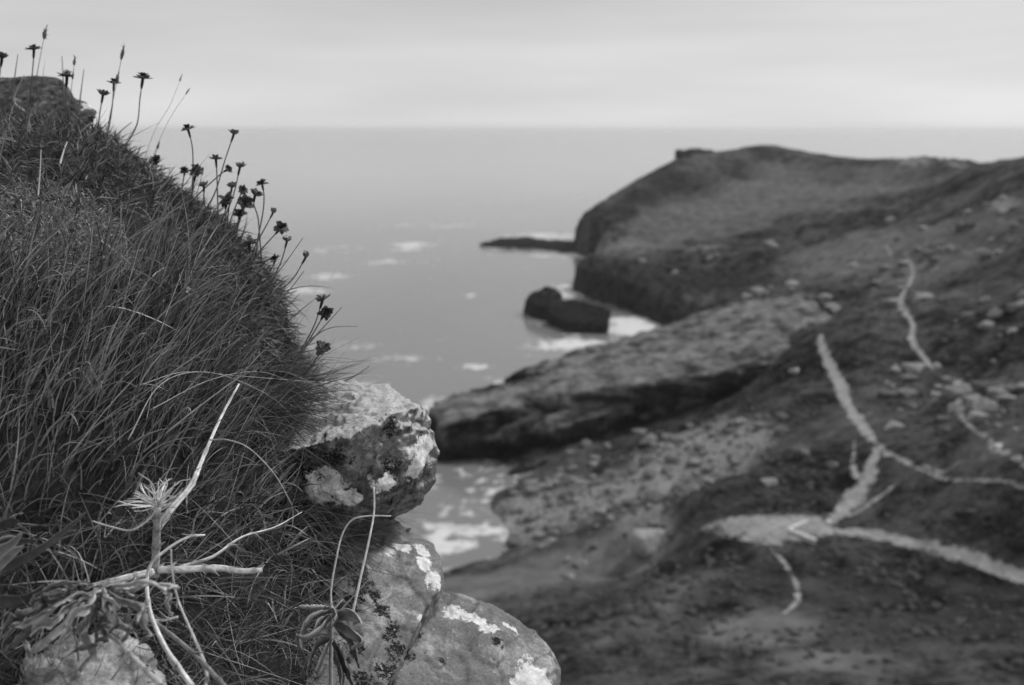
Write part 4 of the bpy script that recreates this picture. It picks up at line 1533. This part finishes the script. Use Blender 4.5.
stalk([(240, 300), (275, 275), (303, 238)], "thin dark blade slanting to the plump bud seed head", 1.5, .6, .15, Y=1.3)
stalk([(258, 318), (285, 295), (304, 271)], "blade running beside the long arched flower stem", 1.6, .7, .18, Y=1.36)
stalk([(286, 370), (312, 340), (342, 307)], "upright blade over the sea behind the stacked pair of seed heads", 2, .7, .2, Y=1.36)
stalk([(280, 365), (310, 340), (330, 328), (358, 326)], "blade bending flat to the right over the sea", 2, .5, .2, Y=1.35)
stalk([(345, 381, 1.4), (358, 374, 1.4), (370, 366, 1.4)], "short twig lying above the top rock against the sea", 1.6, .6, .2)
stalk([(128, 440), (160, 385), (205, 372), (255, 388), (288, 412), (322, 462)], "long pale grass blade arching over onto the top rock", 1.0, .6, .34, off=.07)
stalk([(210, 440, 1.02), (228, 440, 1.0), (250, 449, .99), (275, 475, 1.0), (292, 505, 1.02)], "pale arching grass blade starting beside the thick bent stalk", 1.5, .9, .42)
stalk([(140, 385), (185, 372), (240, 376), (315, 382)], "pale blade lying almost level across the top of the long grass", .9, .5, .34, off=.06)
stalk([(150, 410), (210, 380), (262, 372), (302, 388)], "thin pale blade arched below the level one", .8, .5, .32, off=.07)
stalk([(100, 240), (128, 262), (142, 282)], "straight pale straw lying in the turf above the long grass", 1.6, 1.2, .35, off=.02)
stalk([(38, 196), (40, 172), (41, 150)], "upright pale straw on the turf at the far left", 1.6, .9, .28, off=.03)
stalk([(60, 164), (64, 150), (67, 142)], "stubby pale straw leaning in the turf under the crest rock", 1.8, 1.2, .4, off=.02)
stalk([(25, 112), (14, 100), (24, 75)], "pale broad blade leaning across the crest rock", 2.4, .7, .4, Y=1.72)
stalk([(12, 100), (15, 75), (18, 54)], "slim dark blade standing left of the crest rock", 1.4, .5, .12, Y=1.74)
stalk([(64, 100), (63, 76), (62, 56)], "slim dark blade standing upright above the crest rock", 1.4, .5, .12, Y=1.74)
stalk([(78, 116), (81, 92), (84, 69)], "slim dark blade leaning right at the end of the crest rock", 1.5, .5, .14, Y=1.72)
stalk([(112, 140), (122, 130), (132, 122)], "short blade at the foot of the tall curved flower stem", 1.4, .6, .2, Y=1.68)

# ------------------------------------------------------------------ dead umbel plant
ur = thing("dried_umbel_plant", "bleached dead umbel with a spidery seed head and snapped branches in the grass", "dead plant", tuple(at_y(155, 572, .83)))
uo = np.array(ur.location)
UD = 0.09
SCN = (.83 + UD) / FPX


def branch(pix, w0, w1, shade, name="branch", rough=.06):
    S = spline([at_y(p[0], p[1], p[2] + UD * max(0, min(1, (690 - p[1]) / 90))) for p in pix], 34)
    b = Build()
    t = np.linspace(0, 1, 34)
    wv = (w0 + (w1 - w0) * t)
    node = 1 + .12 * np.exp(-((t - .45) / .02) ** 2)
    sides = 12
    streak = (1 + .3 * rng.normal(0, 1, sides).clip(-1.5, 1.5))[None, :] * (1 + .22 * rng.normal(0, 1, (34, sides)).clip(-1.5, 1.5))
    for k_ in np.linspace(3, 30, 4).astype(int):
        wv[k_:k_ + 1] *= 1.28
        streak[k_:k_ + 2] *= .55
    shv = np.concatenate([(shade * streak).clip(.08, 1).ravel(), [shade * .4, shade * .4]])
    b.tube(S, wv * node * SCN * .5, sides, shv, rough)
    for k_ in np.linspace(3, 30, 4).astype(int):                 # dry scraps of leaf sheath at the joints
        dv = (S[k_ + 1] - S[k_]) / np.linalg.norm(S[k_ + 1] - S[k_])
        o_ = rng.normal(0, 1, 3)
        o_ = np.cross(dv, o_) / np.linalg.norm(np.cross(dv, o_))
        L_ = rng.uniform(.006, .016)
        m_ = spline([S[k_] + o_ * wv[k_] * SCN * .4, S[k_] + dv * L_ * .5 + o_ * (wv[k_] * SCN * .7), S[k_] + dv * L_ + o_ * (wv[k_] * SCN * .7 + L_ * rng.uniform(.1, .6))], 6)
        b.leaf(m_, np.array([1, 1, .9, .7, .4, .05]) * wv[k_] * SCN * .4, np.cross(dv, o_), .6, shade * rng.uniform(.5, 1.1), .0002)
    return link(name, b.mesh(name, uo), M_DRY, ur)


branch([(155, 577, .83), (156, 550, .835), (157, 528, .835), (157, 512, .83)], 9, 7.5, .42, "stem")
branch([(158, 528, .87), (172, 508, .88), (190, 487, .90), (198, 470, .92), (207, 448, .95), (222, 415, .99), (239, 384, 1.03)], 9, 2.2, .74)
branch([(152, 572, .825), (138, 575, .81), (105, 583, .79), (74, 592, .77)], 8, 6, .62)
branch([(158, 570, .83), (190, 569, .835), (220, 568, .84), (240, 571, .84), (262, 570, .84)], 8, 5.5, .6)
branch([(180, 567, .86), (212, 557, .88), (232, 543, .90), (247, 535, .92), (275, 527, .96), (302, 512, 1.0)], 4.2, 1.0, .66)
branch([(205, 535, .82), (188, 537, .81), (166, 550, .80), (150, 566, .79), (147, 590, .78), (152, 618, .77), (168, 652, .76), (192, 686, .74)], 1.8, 5.2, .6)
branch([(171, 549, .80), (172, 570, .795), (178, 600, .79), (195, 640, .77), (206, 668, .76), (206, 690, .75)], 1.6, 3.6, .55)
branch([(178, 617, .78), (165, 620, .775), (150, 621, .77)], 2.5, 3, .5)
branch([(132, 604, .78), (160, 626, .77), (195, 655, .755), (228, 690, .74)], 4, 4.5, .2)
branch([(104, 630, .74), (128, 652, .72), (148, 672, .70), (168, 692, .68)], 3, 5, .5)
ub = Build()
hub = at_y(157, 506, .83 + UD)
ub.tube(spline([at_y(157, 513, .83 + UD), hub, at_y(157, 499, .829 + UD)], 6), np.array([3.6, 4.5, 5, 4.6, 3.4, 1.5]) * SCN, 10, .55, .1)
um = link("umbel", ub.mesh("umbel", uo), M_DRY, ur)
tips = [(113, 500), (118, 508), (124, 493), (133, 486), (134, 477), (141, 474), (149, 489), (152, 493), (157, 484), (161, 478), (165, 473), (168, 480), (173, 478), (178, 484), (184, 480),
        (116, 504), (128, 490), (129, 481), (138, 476), (145, 484), (147, 478), (153, 480), (170, 475), (176, 482), (187, 481), (176, 492), (139, 492), (122, 499), (130, 508), (166, 494), (161, 484), (155, 490),
        (181, 489), (186, 487), (180, 499), (177, 506), (135, 505), (127, 503), (142, 500), (160, 490), (168, 490)]
for i, (tx, ty) in enumerate(tips):
    dY = random.uniform(-.045, .03)
    tip = at_y(157 + (tx - 157) * 1.06, 503 + (ty - 503) * 1.06, .83 + UD + dY)
    tip = hub + (tip - hub) * random.uniform(.75, 1.12) + rng.normal(0, .0022, 3)
    mid = hub + (tip - hub) * .5 + rng.normal(0, .0028, 3)
    S = spline([hub, mid, tip], 12)
    b = Build()
    b.tube(S, np.linspace(1.0, .4, 12) * SCN * random.uniform(.75, 1.15), 5, random.uniform(.55, 1.0), .08)
    link("ray", b.mesh("ray", uo), M_DRY, um)
S = spline([hub, at_y(150, 518, .82 + UD), at_y(132, 530, .81 + UD), at_y(112, 527, .80 + UD), at_y(92, 521, .80 + UD)], 24)
b = Build()
b.tube(S, np.linspace(1.5, .8, 24) * SCN, 5, .5, .06)
link("ray", b.mesh("ray", uo), M_DRY, um)

# ------------------------------------------------------------------ withered leafy clump, bottom left
wr = thing("withered_plant", "heap of withered curled leaves over the pale flat stone", "dead plant", tuple(at_y(100, 592, .74)))
wo = np.array(wr.location)
LEAVES = [
    ([(98, 588, .74), (75, 602, .72), (50, 622, .70), (30, 634, .69)], 12, .38), ([(95, 592, .73), (70, 612, .71), (45, 640, .69), (28, 655, .685), (24, 640, .68)], 10, .3),
    ([(100, 590, .73), (92, 612, .71), (86, 635, .70), (90, 655, .70), (82, 668, .69)], 11, .2), ([(102, 590, .73), (104, 610, .71), (112, 625, .70)], 12, .3),
    ([(104, 588, .74), (122, 598, .73), (140, 612, .72), (150, 632, .72), (138, 644, .71)], 9, .3), ([(98, 586, .75), (80, 590, .74), (55, 600, .73), (35, 600, .73)], 12, .26),
    ([(96, 586, .75), (70, 586, .75), (48, 590, .75), (40, 605, .74)], 10, .34), ([(100, 592, .72), (84, 606, .70), (70, 628, .69), (62, 640, .69)], 10, .42),
    ([(104, 592, .72), (110, 612, .70), (128, 628, .69), (122, 640, .69)], 9, .18), ([(92, 590, .73), (64, 600, .71), (30, 618, .69), (0, 636, .68)], 8, .3),
    ([(100, 584, .76), (112, 590, .75), (135, 596, .74)], 8, .24), ([(60, 602, .73), (40, 612, .72), (18, 616, .71), (2, 628, .70)], 11, .16),
    ([(88, 600, .72), (76, 618, .71), (80, 640, .70)], 9, .12), ([(110, 596, .73), (126, 606, .72), (128, 626, .71), (134, 630, .71)], 8, .06),
    ([(40, 612, .72), (22, 640, .70), (2, 652, .69)], 9, .12), ([(96, 600, .71), (100, 622, .70), (94, 644, .69), (78, 650, .685)], 5, .05),
]
_r = random.Random(12)
for _ in range(16):
    a_ = _r.uniform(2.6, 6.6)
    ln = _r.uniform(30, 80)
    ex_, ey_ = 98 + math.cos(a_) * ln, 594 - math.sin(a_) * ln * .55
    LEAVES.append(([(98 + _r.uniform(-10, 8), 590 + _r.uniform(-4, 6), .74), ((98 + ex_) / 2, (592 + ey_) / 2 - _r.uniform(-4, 10), _r.uniform(.70, .75)), (ex_, ey_, _r.uniform(.68, .75)),
                    (ex_ + _r.uniform(-12, 8), ey_ + _r.uniform(4, 20), _r.uniform(.68, .74))], _r.uniform(3, 7), _r.choice((.05, .1, .25, .4, .5))))
for pix, wd, sh_ in LEAVES:
    S = spline([at_y(p[0], p[1], p[2] + .07) for p in pix], 22)
    t = np.linspace(0, 1, 22)
    S = S + np.stack([.002 * np.sin(t * 13 + wd), .003 * np.cos(t * 9 + sh_ * 30), .0015 * np.sin(t * 17)], -1)
    half = wd * .81 / FPX * .46 * (np.sin(np.pi * np.clip(.1 + .88 * t, 0, 1)) ** .6) * (1 + .2 * np.sin(t * 11 + wd))
    tw = np.stack([np.cos(t * 2.2 + sh_ * 9), np.full(22, -.5), np.sin(t * 2.2 + sh_ * 9)], -1)
    b = Build()
    b.leaf(S, half, tw, cup=random.uniform(.7, 1.5), edge_k=1.9, jit=.0007, shade=sh_ * 1.4, thick=.0006)
    link("leaf", b.mesh("leaf", wo), M_LEAF, wr)

# plantain rosettes: broad strap leaves
pr = thing("plantain_plant", "strap leaved plant at the left edge with one long dark leaf pointing right", "plant", tuple(at_y(5, 570, .76)), "plantain plants in the turf")
for pix, wd, sh_ in [([(0, 570, .77), (30, 553, .77), (55, 536, .78), (86, 512, .79)], 15, .16), ([(-6, 560, .76), (8, 545, .75), (22, 532, .75)], 12, .5), ([(-8, 545, .78), (10, 540, .78), (36, 540, .78)], 10, .14),
                     ([(-8, 575, .75), (12, 552, .74), (24, 545, .74)], 9, .42), ([(-10, 600, .74), (20, 598, .73), (44, 585, .74)], 16, .12), ([(-8, 530, .8), (10, 520, .8), (20, 522, .8)], 10, .1)]:
    S = spline([at_y(p[0], p[1], p[2] + .06) for p in pix], 20)
    t = np.linspace(0, 1, 20)
    half = wd * .9 / FPX * .5 * np.sin(np.pi * np.clip(.14 + .84 * t, 0, 1)) ** .7
    b = Build()
    b.leaf(S, half, (.5, -.3, .8), edge_k=1.9, cup=.4, shade=sh_, thick=.0006)
    link("leaf", b.mesh("leaf", np.array(pr.location)), M_LEAF, pr)

p2 = thing("plantain_plant", "curled leaved plant in front of the ledge rocks with two bare flower stalks", "plant", tuple(at_y(330, 660, 1.0)), "plantain plants in the turf")
po = np.array(p2.location)
for pix, wd, sh_ in [([(332, 612, 1.0), (312, 620, .98), (302, 640, .97), (306, 662, .97)], 9, .26), ([(334, 614, 1.0), (320, 632, .97), (306, 640, .96), (296, 636, .96)], 8, .3), ([(330, 616, 1.0), (318, 625, .98), (314, 642, .97)], 6, .3),
                     ([(336, 616, 1.0), (352, 612, .98), (362, 622, .97), (358, 630, .97)], 11, .55), ([(334, 622, 1.0), (352, 630, .97), (364, 642, .96), (352, 650, .96)], 11, .32), ([(338, 626, 1.0), (354, 640, .98), (360, 668, .97)], 10, .14),
                     ([(328, 608, 1.0), (312, 609, .99), (298, 607, .98)], 6, .6), ([(332, 640, .99), (322, 662, .97), (318, 676, .96), (326, 664, .95)], 9, .4), ([(334, 640, .99), (346, 660, .97), (356, 690, .95)], 10, .14),
                     ([(330, 640, .99), (316, 650, .97), (306, 676, .95)], 9, .12), ([(333, 606, 1.0), (338, 618, .98), (332, 628, .97)], 9, .3), ([(336, 650, .98), (344, 676, .96), (340, 696, .95)], 9, .2)]:
    S = spline([at_y(*p) for p in pix], 18)
    t = np.linspace(0, 1, 18)
    half = wd / FPX * .78 * np.sin(np.pi * np.clip(.12 + .84 * t, 0, 1)) ** .7
    b = Build()
    b.leaf(S, half, (.3, -.5, .8), cup=.55, shade=sh_, thick=.0006, edge_k=2.2, jit=.0004)
    link("leaf", b.mesh("leaf", po), M_LEAF, p2)
for pix, w0, w1, sh_, nm in [([(331, 690, .99), (331, 650, 1.0), (332, 614, 1.01)], 5, 4, .3, "stem"),
                             ([(332, 612, 1.01), (331, 590, 1.02), (336, 560, 1.03), (342, 535, 1.04), (352, 520, 1.04), (368, 516, 1.04), (391, 516, 1.04)], 2.6, 1.6, .55, "flower_stalk"),
                             ([(352, 616, 1.0), (360, 580, 1.01), (369, 540, 1.02), (374, 512, 1.03), (374, 487, 1.03)], 3.0, 1.8, .8, "flower_stalk")]:
    S = spline([at_y(*p) for p in pix], 30)
    b = Build()
    b.tube(S, np.linspace(w0, w1, 30) / FPX * .5, 7, sh_, .05)
    link(nm, b.mesh(nm, po), M_DRY, p2)

# ------------------------------------------------------------------ a gull far out
gp = at_y(451, 118, 300)
gl = thing("gull", "tiny gull gliding over the sea near the horizon", "gull", tuple(gp))
b = Build()
b.tube(gp + np.array([[-.1, -.28, 0], [0, -.1, .02], [0, .1, .02], [.05, .3, 0]]), [.03, .09, .09, .02], 8, .3)
link("body", b.mesh("body", gp), M_FLOWER, gl)
for s in (-1, 1):
    b = Build()
    b.leaf(gp + np.array([[0, 0, .04], [s * .3, .02, .14], [s * .62, .1, .08]]), [.1, .09, .02], (0, 1, 0), .1, .3, .01)
    link("wing", b.mesh("wing", gp), M_FLOWER, gl)

# ------------------------------------------------------------------ sea haze
hb = bmesh.new()
bmesh.ops.create_cube(hb, size=1)
hm = bpy.data.meshes.new("haze")
hb.to_mesh(hm)
hb.free()
hz = link("haze", hm, None, kind="stuff")
hz.location = (0, 0, 36)
hz.scale = (190000, 190000, 100)
m = bpy.data.materials.new("haze_air")
m.use_nodes = True
nt = m.node_tree
nt.nodes.remove(nt.nodes["Principled BSDF"])
pv = nt.nodes.new("ShaderNodeVolumePrincipled")
pv.inputs["Color"].default_value = (1, 1, 1, 1)
pv.inputs["Anisotropy"].default_value = 0.35
pv.inputs["Density"].default_value = 0.00007
nt.links.new(pv.outputs[0], nt.nodes["Material Output"].inputs["Volume"])
hm.materials.append(m)
